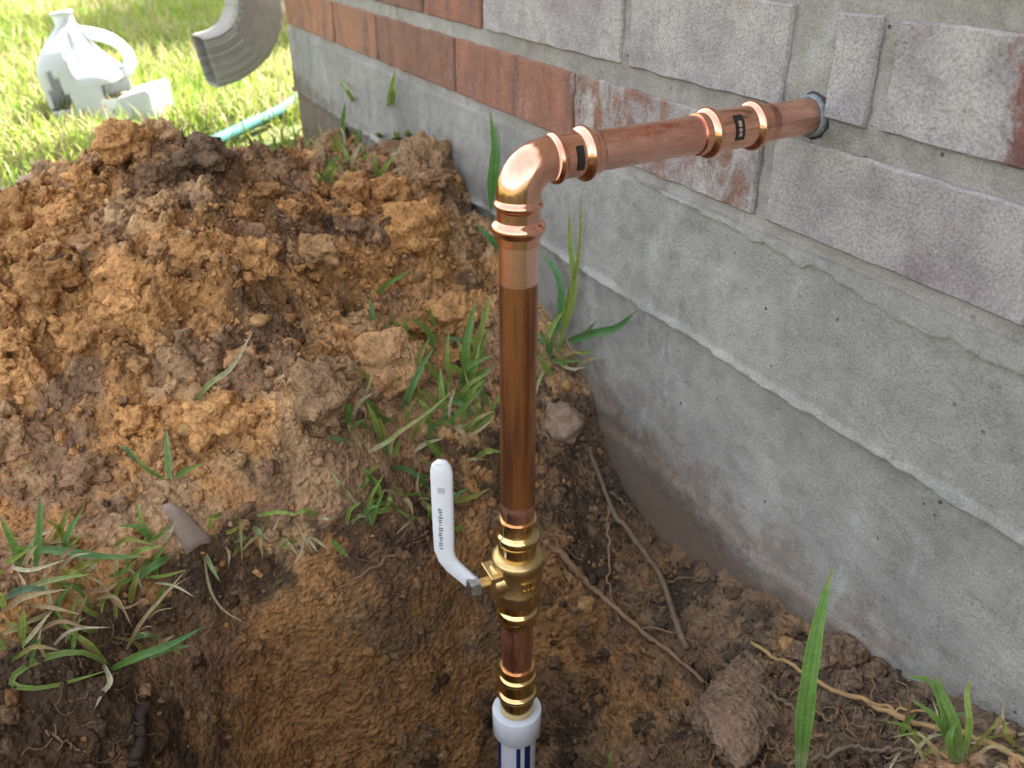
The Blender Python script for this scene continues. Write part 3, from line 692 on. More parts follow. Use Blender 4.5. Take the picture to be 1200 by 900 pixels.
# ------------------------------------------------------------------ soil crumbs and clods
def ico(sub):
    bm = bmesh.new(); bmesh.ops.create_icosphere(bm, subdivisions=sub, radius=1); bm.verts.ensure_lookup_table()
    V = np.array([v_.co[:] for v_ in bm.verts]); F = np.array([[q.index for q in f_.verts] for f_ in bm.faces]); bm.free(); return V, F
def lump(sub, seed, amp=.3, sc=1.1, fine=.0):
    V, F = ico(sub); r_ = 1 + amp*fbm(V[:, 0]+seed*7.7, V[:, 1], V[:, 2], sc, 3, .6)
    w_ = (.5-worley(V[:, 0]+seed*3.1, V[:, 1], V[:, 2], 1.6))*.55*amp*2.2
    V = V*(r_+w_+fine*fbm(V[:, 0]+seed, V[:, 1]+4, V[:, 2], 6, 3, .6))[:, None]; return V, F
def rotmats(n):
    q = RNG.normal(size=(n, 4)); q /= np.linalg.norm(q, axis=1)[:, None]; a, b, c, d = q.T
    return np.stack([1-2*(c*c+d*d), 2*(b*c-a*d), 2*(b*d+a*c), 2*(b*c+a*d), 1-2*(b*b+d*d), 2*(c*d-a*b), 2*(b*d-a*c), 2*(c*d+a*b), 1-2*(b*b+c*c)], -1).reshape(n, 3, 3)
def scatter(n, dens_fn, r_lo, r_hi, power, sub, amp, sink):
    P = np.empty((0, 2))
    while len(P) < n:
        c = np.stack([RNG.uniform(-1.36, -.08, n*2), RNG.uniform(-.8, -.004, n*2)], -1)
        P = np.concatenate([P, c[RNG.random(n*2) < dens_fn(c[:, 0], c[:, 1])]])
    P = P[:n]; r = r_lo*(r_hi/r_lo)**(RNG.random(n)**power)
    P[:, 1] = np.minimum(P[:, 1], -r*.9)
    z = height(P[:, 0], P[:, 1]); C3 = np.c_[P, z + r*sink]
    vars_ = [lump(sub, k, amp) for k in range(10)]; F0 = vars_[0][1]; nv = len(vars_[0][0])
    VB = np.stack([v for v, _ in vars_]); pick = RNG.integers(0, 10, n); Rm = rotmats(n); S = RNG.uniform(.6, 1.3, (n, 1, 3))
    VB = VB*(1+RNG.normal(0, .13, VB.shape[:2]))[..., None]
    V = np.einsum('nij,nvj->nvi', Rm, VB[pick]*S)*r[:, None, None] + C3[:, None, :]
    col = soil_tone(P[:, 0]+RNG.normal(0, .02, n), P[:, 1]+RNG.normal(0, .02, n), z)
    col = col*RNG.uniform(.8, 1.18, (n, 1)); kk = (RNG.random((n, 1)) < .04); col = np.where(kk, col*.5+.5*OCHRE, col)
    return V.reshape(-1, 3), (F0[None] + (np.arange(n)*nv)[:, None, None]).reshape(-1, 3), np.repeat(col, nv, 0)
def dens(x, y):
    b = sample(BASE, x, y); h_ = sstep(.004, .03, b); d_ = sstep(-.006, -.03, b)
    cl = sstep(-.3, .4, fbm(x+4, y+2, 0*x, 9, 3))
    return np.clip((h_*.95 + d_*.5)*(.4+.6*cl) + .35*(x > -1.1), 0, 1)
for a in ((13000, dens, .0014, .0062, 2.4, 2, .45, .05), (18000, dens, .0009, .0026, 1.2, 1, .4, .1)):
    v, f, c = scatter(*a); print('crumbs', len(v), len(f))
    o = link('soil_crumbs', big_mesh('soil_crumbs', v, f, c, False), M['soil']); tag(o, 'loose crumbs of brown soil strewn over the heap and the pit', 'soil crumbs', kind='stuff')
def blob(name, p, r, m, seed, sub=4, amp=.3, scale=(1, 1, 1), tone=None, fine=.05, parent=None):
    V, F = lump(sub, seed, amp, 1.1, fine); V = V*np.array(scale)*r
    a = seed*1.3; Rz = np.array([[math.cos(a), -math.sin(a), 0], [math.sin(a), math.cos(a), 0], [0, 0, 1]]); V = V@Rz.T
    me = big_mesh(name, V, F, None if tone is None else np.tile(tone, (len(V), 1))*(1+.25*fbm(V[:, 0]*40, V[:, 1]*40, V[:, 2]*40, 1., 3))[:, None])
    o = link(name, me, m); o.location = tuple(p); return o
# clods that lie loose on the heap
cr = random.Random(11); placed = []
tries = 0
while len(placed) < 130 and tries < 9000:
    tries += 1
    x, y = cr.uniform(-1.12, -.56), cr.uniform(-.60, -.04)
    if float(sample(BASE, x, y)) < .012: continue
    r = .008*(3.2)**(cr.random()**1.6)
    if any((x-a)**2+(y-b)**2 < (r+c)**2*1.0 for a, b, c in placed): continue
    placed.append((x, y, r)); z = float(height(x, y))
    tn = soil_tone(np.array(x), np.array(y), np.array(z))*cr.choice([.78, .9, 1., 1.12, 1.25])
    o = blob('soil_clod', (x, min(y, -r*1.1), z+r*.25), r, M['soil'], len(placed)+20, 4 if r > .011 else 3, .5, (cr.uniform(.8, 1.3), cr.uniform(.8, 1.2), cr.uniform(.65, .95)), tn, .09)
    tag(o, 'crumbly brown clod lying loose on the soil heap', 'soil clod', 'soil clods on the heap')
def put(name, px, py, r, m, seed, label, cat, sink=.3, group=None, **k):
    p = hit(px, py); p = p + np.array([0, 0, r*sink*k.get('scale', (1, 1, 1))[2]]); p[1] = min(p[1], -r*1.05*max(k.get('scale', (1, 1, 1))[:2])+.004)
    return tag(blob(name, p, r, m, seed, **k), label, cat, group)
put('soil_clod', 488, 275, .034, M['soil'], 71, 'big orange clod at the right end of the heap, left of the copper elbow', 'soil clod', .1, scale=(1., 1., .9), tone=OCHRE*1.3, amp=.35, fine=.12)
put('soil_clod', 528, 205, .034, M['soil'], 72, 'upright brown clod topping the heap against the concrete wall', 'soil clod', .3, scale=(1, .9, 1.1), tone=TAN*1.2, amp=.4, fine=.14)
put('soil_clod', 450, 418, .036, M['soil'], 73, 'big pale tan clod among the grass at the foot of the heap', 'soil clod', -.35, scale=(1, 1.1, .7), tone=OCHRE*.7+TAN*.9, amp=.4, fine=.15)
put('soil_clod', 893, 805, .034, M['soil'], 91, 'broad grey-brown clay clod beside the tall single grass blade', 'soil clod', -.7, scale=(1.6, .9, .4), tone=BROWN*.7+GREY*.6, amp=.28, fine=.1)
for i, (px, py, r) in enumerate([(985, 765, .011), (1005, 770, .009), (965, 775, .008), (1030, 790, .009), (1000, 800, .008), (940, 770, .009)]):
    put('soil_clod', px, py, r, M['soil'], 80+i, 'small dark clod wedged along the foundation near the single blade', 'soil clod', .2, 'clods along the foundation', tone=BROWN*.6+GREY*.5, sub=4)
put('round_stone', 660, 502, .0195, M['stone'], 33, 'round pinkish stone beside the foundation, right of the riser pipe', 'stone', .2, amp=.3, fine=.08)
put('pebble', 305, 379, .0075, M['pebble'], 34, 'flat ochre pebble high on the soil heap', 'pebble', .6, scale=(1.1, 1.1, .6), amp=.2, sub=3)
put('pebble', 230, 506, .010, M['pebble'], 35, 'bright orange lump low on the soil heap', 'pebble', .5, scale=(1.3, .7, .6), amp=.25, sub=3)
put('pebble', 922, 760, .0065, M['pebble'], 36, 'small tan pebble above the clay block by the wall', 'pebble', .6, amp=.25, sub=3)
put('pebble', 686, 712, .0075, M['pebble'], 37, 'tan pebble in the pit wall, right of the valve', 'pebble', .4, amp=.25, sub=3)
put('pebble', 663, 455, .006, M['pebble'], 38, 'tan pebble above the round stone by the wall', 'pebble', .6, amp=.25, sub=3)
p = on_z(2, 248, .02); tag(blob('pale_stone', p, .045, M['pale_stone'], 41, 3, .2, (1.2, 1, .6)), 'pale stone at the left picture edge behind the heap', 'stone')

# ------------------------------------------------------------------ strips: grass blades, straws, roots
GREEN = (.155, .27, .06); LIME = (.25, .345, .075); DEEP = (.07, .19, .06); STRAW = (.46, .38, .20); PALE = (.55, .52, .33); DRY = (.33, .22, .12); OLIVE = (.26, .27, .06)
def blade_mesh(pts, w0, col, tip=None, facing=None, n=14, fold=.4, base_w=.5):
    path = smooth_path(pts, n); V, F, C = [], [], []
    facing = Vector(facing) if facing is not None else Vector(CAM)-path[n//2]
    for i, p_ in enumerate(path):
        t = (path[min(i+1, n-1)]-path[max(i-1, 0)]).normalized(); s_ = t.cross(facing)
        s_ = s_.normalized() if s_.length > 1e-6 else t.orthogonal(); nn = s_.cross(t).normalized(); u = i/(n-1)
        wd = w0*.5*min(1, base_w+(1-base_w)*u/.25)*(1-max(0, (u-.3)/.7)**2.0*.96)
        c0 = np.array(col); c1 = np.array(tip if tip is not None else col); c = c0+(c1-c0)*u
        if u < .12 and tip is None: c = c*.6+.4*np.array(PALE)*.8
        if u > .9 and tip is None: c = c*.5+.5*np.array(STRAW)*.7
        for q in range(7):
            e = -1+q/3; V.append(p_+s_*(wd*e*(1+.06*math.sin(i*1.9+q)))+nn*(wd*fold*(abs(e)-1))); C.append(c*((1.18, .86, 1.1, .72, 1.08, .9, 1.2)[q])*(1+.07*math.sin(i*2.3)))
    for i in range(n-1):
        for q in range(6): a = i*7+q; F.append((a, a+1, a+8, a+7))
    me = mesh('blade', V, F); set_cols(me, np.array(C)); return me
def extra(n, seed, boxpx, L=(22, 60), dry=.45, updir=-1.57, spread=1.1):
    r = random.Random(seed); out = []
    for _ in range(n):
        x, y = r.uniform(boxpx[0], boxpx[2]), r.uniform(boxpx[1], boxpx[3]); a = r.gauss(updir, spread); l_ = r.uniform(*L); bend = r.uniform(-.7, .7)
        p1 = (x+math.cos(a)*l_*.5, y+math.sin(a)*l_*.5); p2 = (p1[0]+math.cos(a+bend)*l_*.5, p1[1]+math.sin(a+bend)*l_*.5)
        c = r.choice([STRAW, PALE, DRY, OLIVE]) if r.random() < dry else r.choice([GREEN, LIME, LIME, (.16, .26, .09)])
        out.append(([(x, y), (*p1, r.uniform(-.02, .0)), (*p2, r.uniform(-.03, .005))], r.uniform(4, 9) if c in (STRAW, PALE, DRY) else r.uniform(6, 12), c))
    return out
def tuft(name, label, blades, group=None, cat='grass', part='blade'):
    """blades: (list of (px, py[, depth offset]), width in px, colour[, tip colour]); the first point roots in the soil"""
    root = hit(*blades[0][0][0][:2]); o = None
    if len(blades) > 1: o = empty(name, tuple(root), label, cat, group)
    for b in blades:
        pts = b[0]; p0 = hit(*pts[0][:2]); d0 = depth_of(p0); P3 = [p0 - np.array([0, 0, .002])]
        for q in pts[1:]:
            dd = d0 + (q[2] if len(q) > 2 else -.018)
            p_ = at(q[0], q[1], dd); hz = float(height(p_[0], p_[1]))
            if p_[1] > -.004: p_ = on_y(q[0], q[1], -.006)
            elif p_[2] < hz+.001: p_ = hit(q[0], q[1], .004)
            P3.append(p_)
        me = blade_mesh(P3, b[1]*(.95 if b[1] > 20 else .62)*d0/FPX, b[2], b[3] if len(b) > 3 else None)
        if o: link(part, me, M['blade'], o)
        else:
            one = link(name, me, M['blade']); tag(one, label, cat, group)
    return o
tuft('grass_sprig', 'tall single broad green blade standing before the foundation', [([(938, 905), (944, 830, -.02), (957, 740, -.03), (976, 662, -.03)], 20.5, (.15, .29, .06))])
tuft('grass_tuft', 'green tuft with dry straws in the lower right corner by the wall', [
    ([(1122, 893), (1108, 840), (1092, 800), (1058, 792)], 15, GREEN), ([(1128, 893), (1120, 850), (1104, 812), (1098, 790)], 17, GREEN), ([(1130, 890), (1136, 850), (1133, 815), (1138, 792)], 12, LIME),
    ([(1118, 885), (1100, 845), (1066, 818)], 13, GREEN), ([(1125, 893), (1112, 870), (1122, 840)], 14, GREEN), ([(1105, 890), (1088, 870), (1072, 855)], 7, STRAW), ([(1085, 893), (1075, 875), (1062, 862)], 6, STRAW),
    ([(1140, 890), (1160, 875), (1190, 880)], 6, STRAW), ([(1096, 880), (1080, 860), (1040, 865)], 5, LIME), ([(1135, 880), (1165, 850), (1172, 838)], 5, OLIVE)] + extra(22, 5, (1040, 850, 1195, 898), dry=.7))
tuft('grass_tuft', 'bright green tuft growing up the foundation, right of the riser', [
    ([(655, 415), (664, 360), (678, 300), (681, 228)], 9, LIME, OLIVE), ([(652, 412), (672, 345), (668, 285), (667, 246)], 11, LIME), ([(655, 402), (690, 392), (722, 384), (746, 364)], 15, (.11, .26, .09)),
    ([(648, 408), (658, 350), (650, 315), (630, 295)], 13, (.11, .26, .09)), ([(645, 412), (640, 398), (628, 392)], 15, GREEN), ([(650, 418), (640, 400), (650, 378), (662, 362)], 13, LIME),
    ([(652, 420), (668, 432), (688, 430)], 6, PALE), ([(648, 420), (634, 440), (626, 468)], 7, LIME, PALE), ([(656, 420), (672, 412), (686, 418)], 5, STRAW)] + extra(10, 6, (625, 395, 680, 440), dry=.4))
tuft('grass_sprig', 'broad green blade in front of the foundation, behind the copper elbow', [([(579, 262), (577, 215), (580, 175), (574, 128)], 19, (.12, .27, .06))])
tuft('grass_sprig', 'short green blade beside the riser, level with its upper collar', [([(590, 296), (575, 280), (556, 260)], 11, (.10, .25, .08))])
tuft('grass_tuft', 'dense green tuft just left of the stained riser', [
    ([(545, 452), (546, 410), (552, 375), (557, 352)], 15, GREEN), ([(530, 450), (524, 420), (526, 386)], 10, LIME), ([(552, 440), (560, 415), (572, 385)], 14, GREEN), ([(548, 445), (566, 380), (575, 345)], 12, OLIVE, LIME),
    ([(540, 455), (548, 430), (580, 415)], 13, GREEN), ([(470, 478), (480, 460), (494, 430), (508, 408)], 13, (.13, .26, .08)), ([(536, 470), (550, 450), (577, 435)], 10, LIME), ([(550, 452), (535, 432), (520, 430)], 12, LIME), ([(545, 455), (556, 432), (562, 400)], 11, LIME)] + extra(34, 2, (470, 400, 575, 500), dry=.3))
tuft('grass_tuft', 'flattened tuft of green and straw-coloured blades at the foot of the heap', [
    ([(410, 500), (408, 480), (411, 458)], 12, GREEN), ([(455, 500), (435, 475), (420, 462)], 10, GREEN), ([(450, 520), (438, 490), (430, 472)], 11, LIME), ([(430, 530), (470, 505), (505, 480), (537, 452)], 7, STRAW, LIME),
    ([(505, 502), (500, 480), (490, 468)], 13, LIME), ([(520, 500), (550, 470), (565, 455)], 8, GREEN), ([(430, 528), (450, 520), (470, 508)], 9, PALE, LIME), ([(540, 505), (560, 490), (578, 482)], 8, LIME, STRAW), ([(535, 512), (560, 505), (578, 490)], 6, STRAW), ([(470, 500), (450, 490), (425, 490)], 9, GREEN)] + extra(36, 3, (400, 470, 575, 540), dry=.5))
tuft('grass_tuft', 'drooping green tuft on the pit rim behind the white lever', [
    ([(505, 575), (490, 558), (470, 548), (450, 552)], 10, (.12, .24, .08)), ([(470, 590), (450, 598), (420, 605), (406, 622)], 10, LIME), ([(475, 600), (450, 590), (432, 598)], 9, GREEN), ([(510, 590), (495, 580), (470, 580)], 8, GREEN), ([(500, 600), (480, 612), (462, 628)], 5, STRAW),
    ([(420, 590), (400, 570), (385, 548)], 7, PALE, LIME), ([(515, 605), (535, 580), (550, 572)], 7, (.12, .24, .08)), ([(480, 588), (455, 575), (440, 580)], 6, STRAW), ([(465, 570), (440, 585), (428, 600)], 7, LIME)] + extra(28, 4, (400, 560, 560, 625), dry=.5))
tuft('grass_sprig', 'long pale green blade lying across the middle of the soil heap', [([(228, 468), (245, 450), (272, 430), (296, 388)], 10, (.20, .27, .07), PALE)])
tuft('grass_tuft', 'small upright green sprout low on the soil heap', [([(198, 562), (196, 530), (195, 503)], 13, (.25, .38, .16)), ([(200, 560), (220, 550), (240, 542)], 9, GREEN), ([(195, 560), (170, 548), (150, 525)], 7, GREEN), ([(160, 540), (150, 528), (142, 522)], 9, (.14, .27, .12))])
tuft('grass_sprig', 'short broad green blade sticking out of the heap below the orange clod', [([(443, 392), (437, 372), (433, 348)], 11, (.13, .26, .09))])
tuft('grass_sprig', 'green blade bent across the heap under the orange clod', [([(438, 345), (455, 332), (482, 317)], 9, GREEN)])
tuft('grass_tuft', 'sparse tuft on the bare soil along the foundation, far left of the elbow', [
    ([(455, 158), (458, 120), (463, 82)], 12, LIME), ([(428, 145), (412, 115), (394, 88)], 7, LIME), ([(400, 165), (402, 140), (405, 120)], 9, GREEN), ([(440, 215), (452, 195), (465, 180)], 9, LIME), ([(445, 215), (440, 195), (436, 178)], 9, GREEN), ([(450, 210), (462, 200), (478, 196)], 7, STRAW), ([(425, 190), (440, 180), (460, 178)], 6, PALE)] + extra(34, 7, (370, 160, 480, 225), L=(12,36), dry=.6))
tuft('grass_tuft', 'ragged green tuft with dead brown blades on the left pit rim', [
    ([(40, 672), (46, 620), (48, 580)], 13, (.14, .28, .08)), ([(70, 655), (80, 625), (98, 595)], 11, (.14, .28, .08)), ([(20, 640), (70, 645), (120, 652), (172, 652)], 15, (.13, .26, .09)), ([(200, 648), (185, 660), (165, 675), (150, 700)], 14, (.17, .32, .10)),
    ([(28, 665), (12, 630), (0, 605)], 13, GREEN), ([(140, 660), (165, 645), (190, 640)], 10, LIME), ([(130, 640), (150, 632), (185, 640)], 9, OLIVE), ([(20, 690), (60, 680), (110, 672)], 10, (.38, .40, .22), LIME), ([(0, 700), (30, 690), (60, 692)], 14, (.10, .17, .10)),
    ([(60, 690), (82, 670), (100, 680)], 12, OLIVE), ([(40, 720), (20, 735), (0, 745)], 14, OLIVE, STRAW), ([(70, 705), (50, 722), (10, 738)], 9, STRAW), ([(0, 715), (30, 700), (80, 690)], 10, DRY, STRAW), ([(95, 690), (125, 690), (140, 680)], 9, DRY), ([(110, 700), (135, 700), (155, 735)], 7, STRAW, DRY),
    ([(40, 740), (70, 728), (105, 738)], 8, DRY), ([(60, 755), (85, 738), (130, 735)], 6, (.5, .42, .32)), ([(80, 690), (60, 715), (30, 728)], 7, DRY), ([(15, 770), (40, 758), (70, 762)], 9, OLIVE, DRY), ([(120, 690), (145, 712), (172, 700)], 6, DRY), ([(30, 705), (60, 712), (95, 720)], 8, DRY, STRAW), ([(85, 640), (95, 660), (90, 690)], 8, LIME, DRY), ([(8, 660), (35, 668), (80, 655)], 8, PALE)] + extra(72, 1, (0, 630, 190, 775), dry=.62))
tuft('grass_straw', 'dry feathery straw leaning over the left pit rim', [([(144, 765), (165, 730), (190, 700), (218, 668)], 7, DRY, STRAW), ([(170, 725), (185, 716), (205, 712)], 3, STRAW), ([(188, 702), (200, 690), (222, 676)], 3, STRAW), ([(155, 748), (165, 742), (178, 745)], 3, STRAW), ([(180, 710), (172, 696), (168, 684)], 3, DRY), ([(160, 738), (172, 734), (180, 736)], 3, STRAW)])
tuft('grass_tuft', 'uprooted seedling with a looped green leaf on the left pit wall', [
    ([(128, 778), (100, 765), (60, 768), (22, 786), (15, 803), (50, 806), (95, 795), (124, 786)], 12, (.24, .34, .10), LIME), ([(128, 782), (160, 770), (200, 755), (240, 734)], 15, (.17, .30, .07), DEEP), ([(125, 775), (105, 755), (78, 735), (62, 706)], 9, OLIVE, LIME), ([(122, 776), (90, 745), (88, 712)], 6, DRY), ([(120, 774), (129, 798), (120, 812), (111, 830)], 10, PALE, PALE)])
tuft('grass_tuft', 'small sprigs hanging over the rim in the middle of the picture', [
    ([(280, 600), (282, 625), (284, 660)], 6, OLIVE, DRY), ([(310, 608), (305, 630), (308, 655)], 5, LIME, STRAW), ([(300, 602), (325, 600), (350, 603)], 8, LIME), ([(345, 606), (355, 628), (368, 650)], 4, STRAW), ([(360, 625), (375, 636), (386, 646)], 6, STRAW), ([(240, 645), (248, 665), (258, 682)], 8, (.26, .36, .16)), ([(295, 615), (302, 622), (312, 632)], 10, (.22, .28, .14))] + extra(16, 8, (250, 595, 400, 640), L=(15,40), dry=.6, updir=1.2))
tuft('grass_straw', 'thin bent straw hanging down the pit wall under the dead leaf', [([(238, 646), (246, 690), (262, 715), (289, 731)], 5, DRY, STRAW)])
tuft('grass_sprig', 'tiny green blade tip at the bottom edge, right of the plastic pipe', [([(714, 912), (714, 895), (717, 878)], 7, LIME)])

def drape(name, pts, w0, w1, m, label, cat='root', lift=.003, seg=10, n=46, wig=.0012, seed=0, group=None):
    P3 = smooth_path([hit(px, py, lift) for px, py in pts], n); r = random.Random(seed)
    d0 = depth_of(P3[0]); off = [Vector((r.gauss(0, wig), min(0, r.gauss(0, wig)), r.gauss(0, wig))) for _ in range(n)]
    off = [(off[max(0, i-1)]+off[i]+off[min(n-1, i+1)])/3*1.6 for i in range(n)]
    P3 = [p_+o_ for p_, o_ in zip(P3, off)]
    rad = [(w0+(w1-w0)*i/(n-1))*.5*.72*d0/FPX*(1+.16*r.uniform(-1, 1)) for i in range(n)]
    V, F = tube(P3, rad, seg, True, .25, seed)
    me = mesh(name, V, F); o = link(name, me, m)
    if label: tag(o, label, cat, group)
    return o
def fork(root, pts, w0, w1, m, seed, lift=.003):
    o = drape('root_branch', pts, w0, w1, m, None, lift=lift, n=24, seg=7, seed=seed, wig=.0008); o.parent = root; o.matrix_parent_inverse = world_of(root).inverted()
r1 = drape('root', [(640, 632), (668, 660), (700, 692), (735, 725), (780, 760), (824, 797)], 13, 5, M['root'], 'forked light brown root slanting down right of the valve', lift=.008, seed=1)
fork(r1, [(664, 655), (655, 640), (652, 630)], 6, 3, M['root'], 1, .008); fork(r1, [(745, 735), (790, 740), (815, 752)], 4, 2, M['root'], 2, .005)
r2 = drape('root', [(690, 520), (705, 560), (722, 600), (745, 632), (775, 680), (806, 762)], 8, 9, M['root_grey'], 'long grey root hanging along the foundation below the round stone', lift=.010, seed=2)
fork(r2, [(715, 575), (735, 590), (745, 600)], 4, 2, M['root_grey'], 3, .010); fork(r2, [(770, 680), (800, 678), (825, 672)], 4, 2, M['root_grey'], 4, .010)
drape('root', [(712, 592), (716, 640), (716, 690), (728, 730)], 5, 3, M['root'], 'thin straight root between the two thick roots', lift=.005, seed=3)
r3 = drape('grass_runner', [(880, 752), (905, 765), (945, 790), (985, 810), (1030, 828), (1080, 848), (1140, 866), (1205, 892)], 6, 8, M['runner'], 'long straw-yellow runner crossing behind the tall blade to the lower right corner', 'runner', lift=.007, seed=4)
fork(r3, [(1022, 824), (1050, 830), (1090, 835)], 5, 4, M['runner'], 5, .007); fork(r3, [(1030, 828), (1065, 850), (1110, 890)], 4, 4, M['runner'], 6, .006)
drape('root', [(852, 780), (880, 798), (910, 815), (935, 830)], 10, 5, M['root_grey'], 'short stubby root poking out left of the tall blade', lift=.006, seed=5)
drape('root', [(926, 894), (965, 888), (1000, 876), (1040, 878), (1070, 885)], 8, 5, M['root_grey'], 'pale root lying along the bottom edge right of the tall blade', lift=.006, seed=6)
drape('root', [(372, 702), (430, 670), (470, 645), (502, 622)], 4, 6, M['root'], 'thin root running up the pit wall to the white lever', lift=.006, seed=7)
drape('stick', [(158, 905), (162, 870), (166, 840), (170, 822)], 26, 18, M['stick'], 'dark rotten stick upright in the lower left of the pit', 'stick', lift=.004, seed=8)
drape('root', [(55, 858), (85, 872), (105, 885)], 4, 3, M['root'], 'short thin root in the lower left corner of the pit', lift=.004, seed=9)
drape('root', [(490, 848), (510, 855), (525, 862)], 6, 4, M['root_grey'], 'short grey root left of the plastic pipe socket', lift=.006, seed=10)
drape('root', [(950, 830), (975, 840), (985, 825)], 4, 3, M['root'], 'small hooked root on the clay right of the tall blade', lift=.006, seed=12)
# hair roots: nobody could count them
V, F, off = [], [], 0; hr = random.Random(5)
for k in range(330):
    px, py = hr.choice([(hr.uniform(380, 570), hr.uniform(600, 860)), (hr.uniform(630, 860), hr.uniform(560, 880)), (hr.uniform(40, 420), hr.uniform(640, 890)), (hr.uniform(840, 1150), hr.uniform(780, 890))])
    L = hr.uniform(10, 42); a = hr.uniform(-.6, .6)+math.pi/2*hr.choice([1, 1, 0]); pts = []
    for j in range(5): pts.append(hit(px+math.cos(a)*L*j/4, py+math.sin(a)*L*j/4, .003+.003*hr.random())); a += hr.uniform(-.5, .5)
    pp = smooth_path(pts, 8); v, f = tube(pp, hr.uniform(.00025, .0006), 4, False); V += [tuple(q) for q in v]; F += [tuple(i+off for i in q) for q in f]; off = len(V)
o = link('hair_roots', mesh('hair_roots', V, F), M['root']); tag(o, 'fine hair roots sticking out of the pit walls', 'roots', kind='stuff')
# dead leaf and wood chip
def leaf(name, quad, m, label, cat, lift=.006, curl=.003):
    P3 = [np.array(hit(px, py, lift)) for px, py in quad]; V, F = [], []; n = 6
    for i in range(n+1):
        for j in range(n+1):
            u, t = i/n, j/n; p_ = P3[0]*(1-u)*(1-t)+P3[1]*u*(1-t)+P3[2]*u*t+P3[3]*(1-u)*t
            V.append(p_+np.array([0, 0, curl*math.sin(math.pi*u)*(1+.5*math.sin(5*t)) + .002*float(perlin(u*3, t*3, 1.))]))
    for i in range(n):
        for j in range(n): a = i*(n+1)+j; F.append((a, a+n+1, a+n+2, a+1))
    o = link(name, mesh(name, V, F), m); md = o.modifiers.new('thick', 'SOLIDIFY'); md.thickness = .0008; return tag(o, label, cat)
leaf('dead_leaf', [(190, 592), (212, 595), (250, 634), (218, 650)], M['leaf_dead'], 'curled grey-brown dead leaf on the pit rim below the heap', 'leaf')
p = on_z(68, 206, .055); V, F = tube(smooth_path([p+np.array([.03, -.05, 0]), p, p+np.array([-.01, .055, -.004])], 12), [.004, .010, .012, .012, .011, .012, .011, .011, .012, .010, .008, .004], 9, True, .3, 4)
tag(link('wood_chip', mesh('wood_chip', V, F), M['wood_chip']), 'weathered wood chip on the far left shoulder of the heap', 'wood chip')

# ------------------------------------------------------------------ lawn
def lawn_blades(n, xr, yr, L, wd, seed):
    rg = np.random.default_rng(seed); x = rg.uniform(*xr, n); y = rg.uniform(*yr, n)
    keep = ~((x > CX-.005) & (y > -.004))
    ins = (x > X0) & (x < X1) & (y > Y0) & (y < Y1); bb = np.where(ins, sample(BASE, x, y), 0.)
    keep &= ~(ins & ((x > -1.12) | (np.abs(bb) > .02+.02*rg.random(n)) | (rg.random(n) < .3)))
    keep &= ~((np.hypot(x+1.62, y+.05) < .16) & (rg.random(n) < .8))
    x, y, bb = x[keep], y[keep], bb[keep]; n = len(x)
    pat = fbm(x, y, 0*x, 1.6, 4, .6); pat2 = fbm(x+5, y, 0*x, 5, 3, .6)
    ln = L*rg.uniform(.45, 1.25, n)*(1+.35*pat2); a = rg.uniform(0, 2*math.pi, n); lean = rg.uniform(.15, 1.25, n)
    straw = rg.random(n) < np.clip(.42+.35*pat+.3*pat2, .12, .92)
    lean = np.where(straw, lean*1.25, lean)
    d = np.stack([np.cos(a), np.sin(a)], -1); s_ = np.stack([-np.sin(a+rg.normal(0, .5, n)), np.cos(a), 0*a], -1)
    V = np.empty((n, 7, 3)); ws = (1., .85, .55)
    for k, u in enumerate((0, .4, .75, 1.)):
        hor = ln*np.sin(lean*u*.9)*u; ver = ln*u*np.cos(lean*u*.8)
        c = np.stack([x+d[:, 0]*hor, y+d[:, 1]*hor, bb-.004+ver], -1)
        if k < 3:
            V[:, 2*k] = c-s_*(wd*.5*ws[k]); V[:, 2*k+1] = c+s_*(wd*.5*ws[k])
        else: V[:, 6] = c
    F = np.array([[0, 1, 3], [0, 3, 2], [2, 3, 5], [2, 5, 4], [4, 5, 6]])
    g = np.array([.145, .26, .035]) + np.array([.12, .08, .01])*rg.random((n, 1))*1.3
    stc = np.array([.38, .33, .16])*rg.uniform(.75, 1.15, (n, 1)); col = np.where(straw[:, None], stc, g)
    return V.reshape(-1, 3), (F[None]+(np.arange(n)*7)[:, None, None]).reshape(-1, 3), np.repeat(col, 7, 0)
parts = [lawn_blades(42000, (-2.7, -1.14), (-1.3, 1.0), .060, .0042, 1), lawn_blades(30000, (-4.2, -2.7), (-1.6, 1.4), .07, .006, 2), lawn_blades(26000, (-8, -4.2), (-2.4, 2.8), .08, .010, 3), lawn_blades(9000, (-2.2, -.7), (-2.6, -.85), .06, .005, 4)]
off = 0; LV, LF, LC = [], [], []
for v, f, c in parts: LV.append(v); LF.append(f+off); LC.append(c); off += len(v)
o = link('lawn_grass', big_mesh('lawn_grass', np.concatenate(LV), np.concatenate(LF), np.concatenate(LC)), blade_material('lawn_blade', .45))
tag(o, 'sunlit yellow-green lawn grass behind the soil heap', 'grass', kind='stuff')

# ------------------------------------------------------------------ garden hose
hpts = [(-1.35, -.42, .0), (-1.52, -.27, .012), tuple(on_z(238, 172, .022)), tuple(on_z(290, 147, .022)), tuple(on_z(334, 126, .022)), (-2.15, .22, .02), (-2.35, .6, .02), (-2.3, 1.1, .02)]
V, F = tube(smooth_path(hpts, 60), .0105, 16)
hose = link('garden_hose', mesh('garden_hose', V, F), M['hose']); tag(hose, 'teal green garden hose lying in the grass by the house corner', 'hose')
q = smooth_path(hpts, 60); k0 = min(range(60), key=lambda i: (q[i]-Vector(on_z(306, 140, .022))).length)
for j, dk in enumerate((0, 1)):
    V, F = tube([q[k0+dk].lerp(q[k0+dk+1], .2+.3*t) for t in (0, .5, 1)], .0108, 16, False); link('dark_band', mesh('dark_band', V, F), M['stick'], hose)

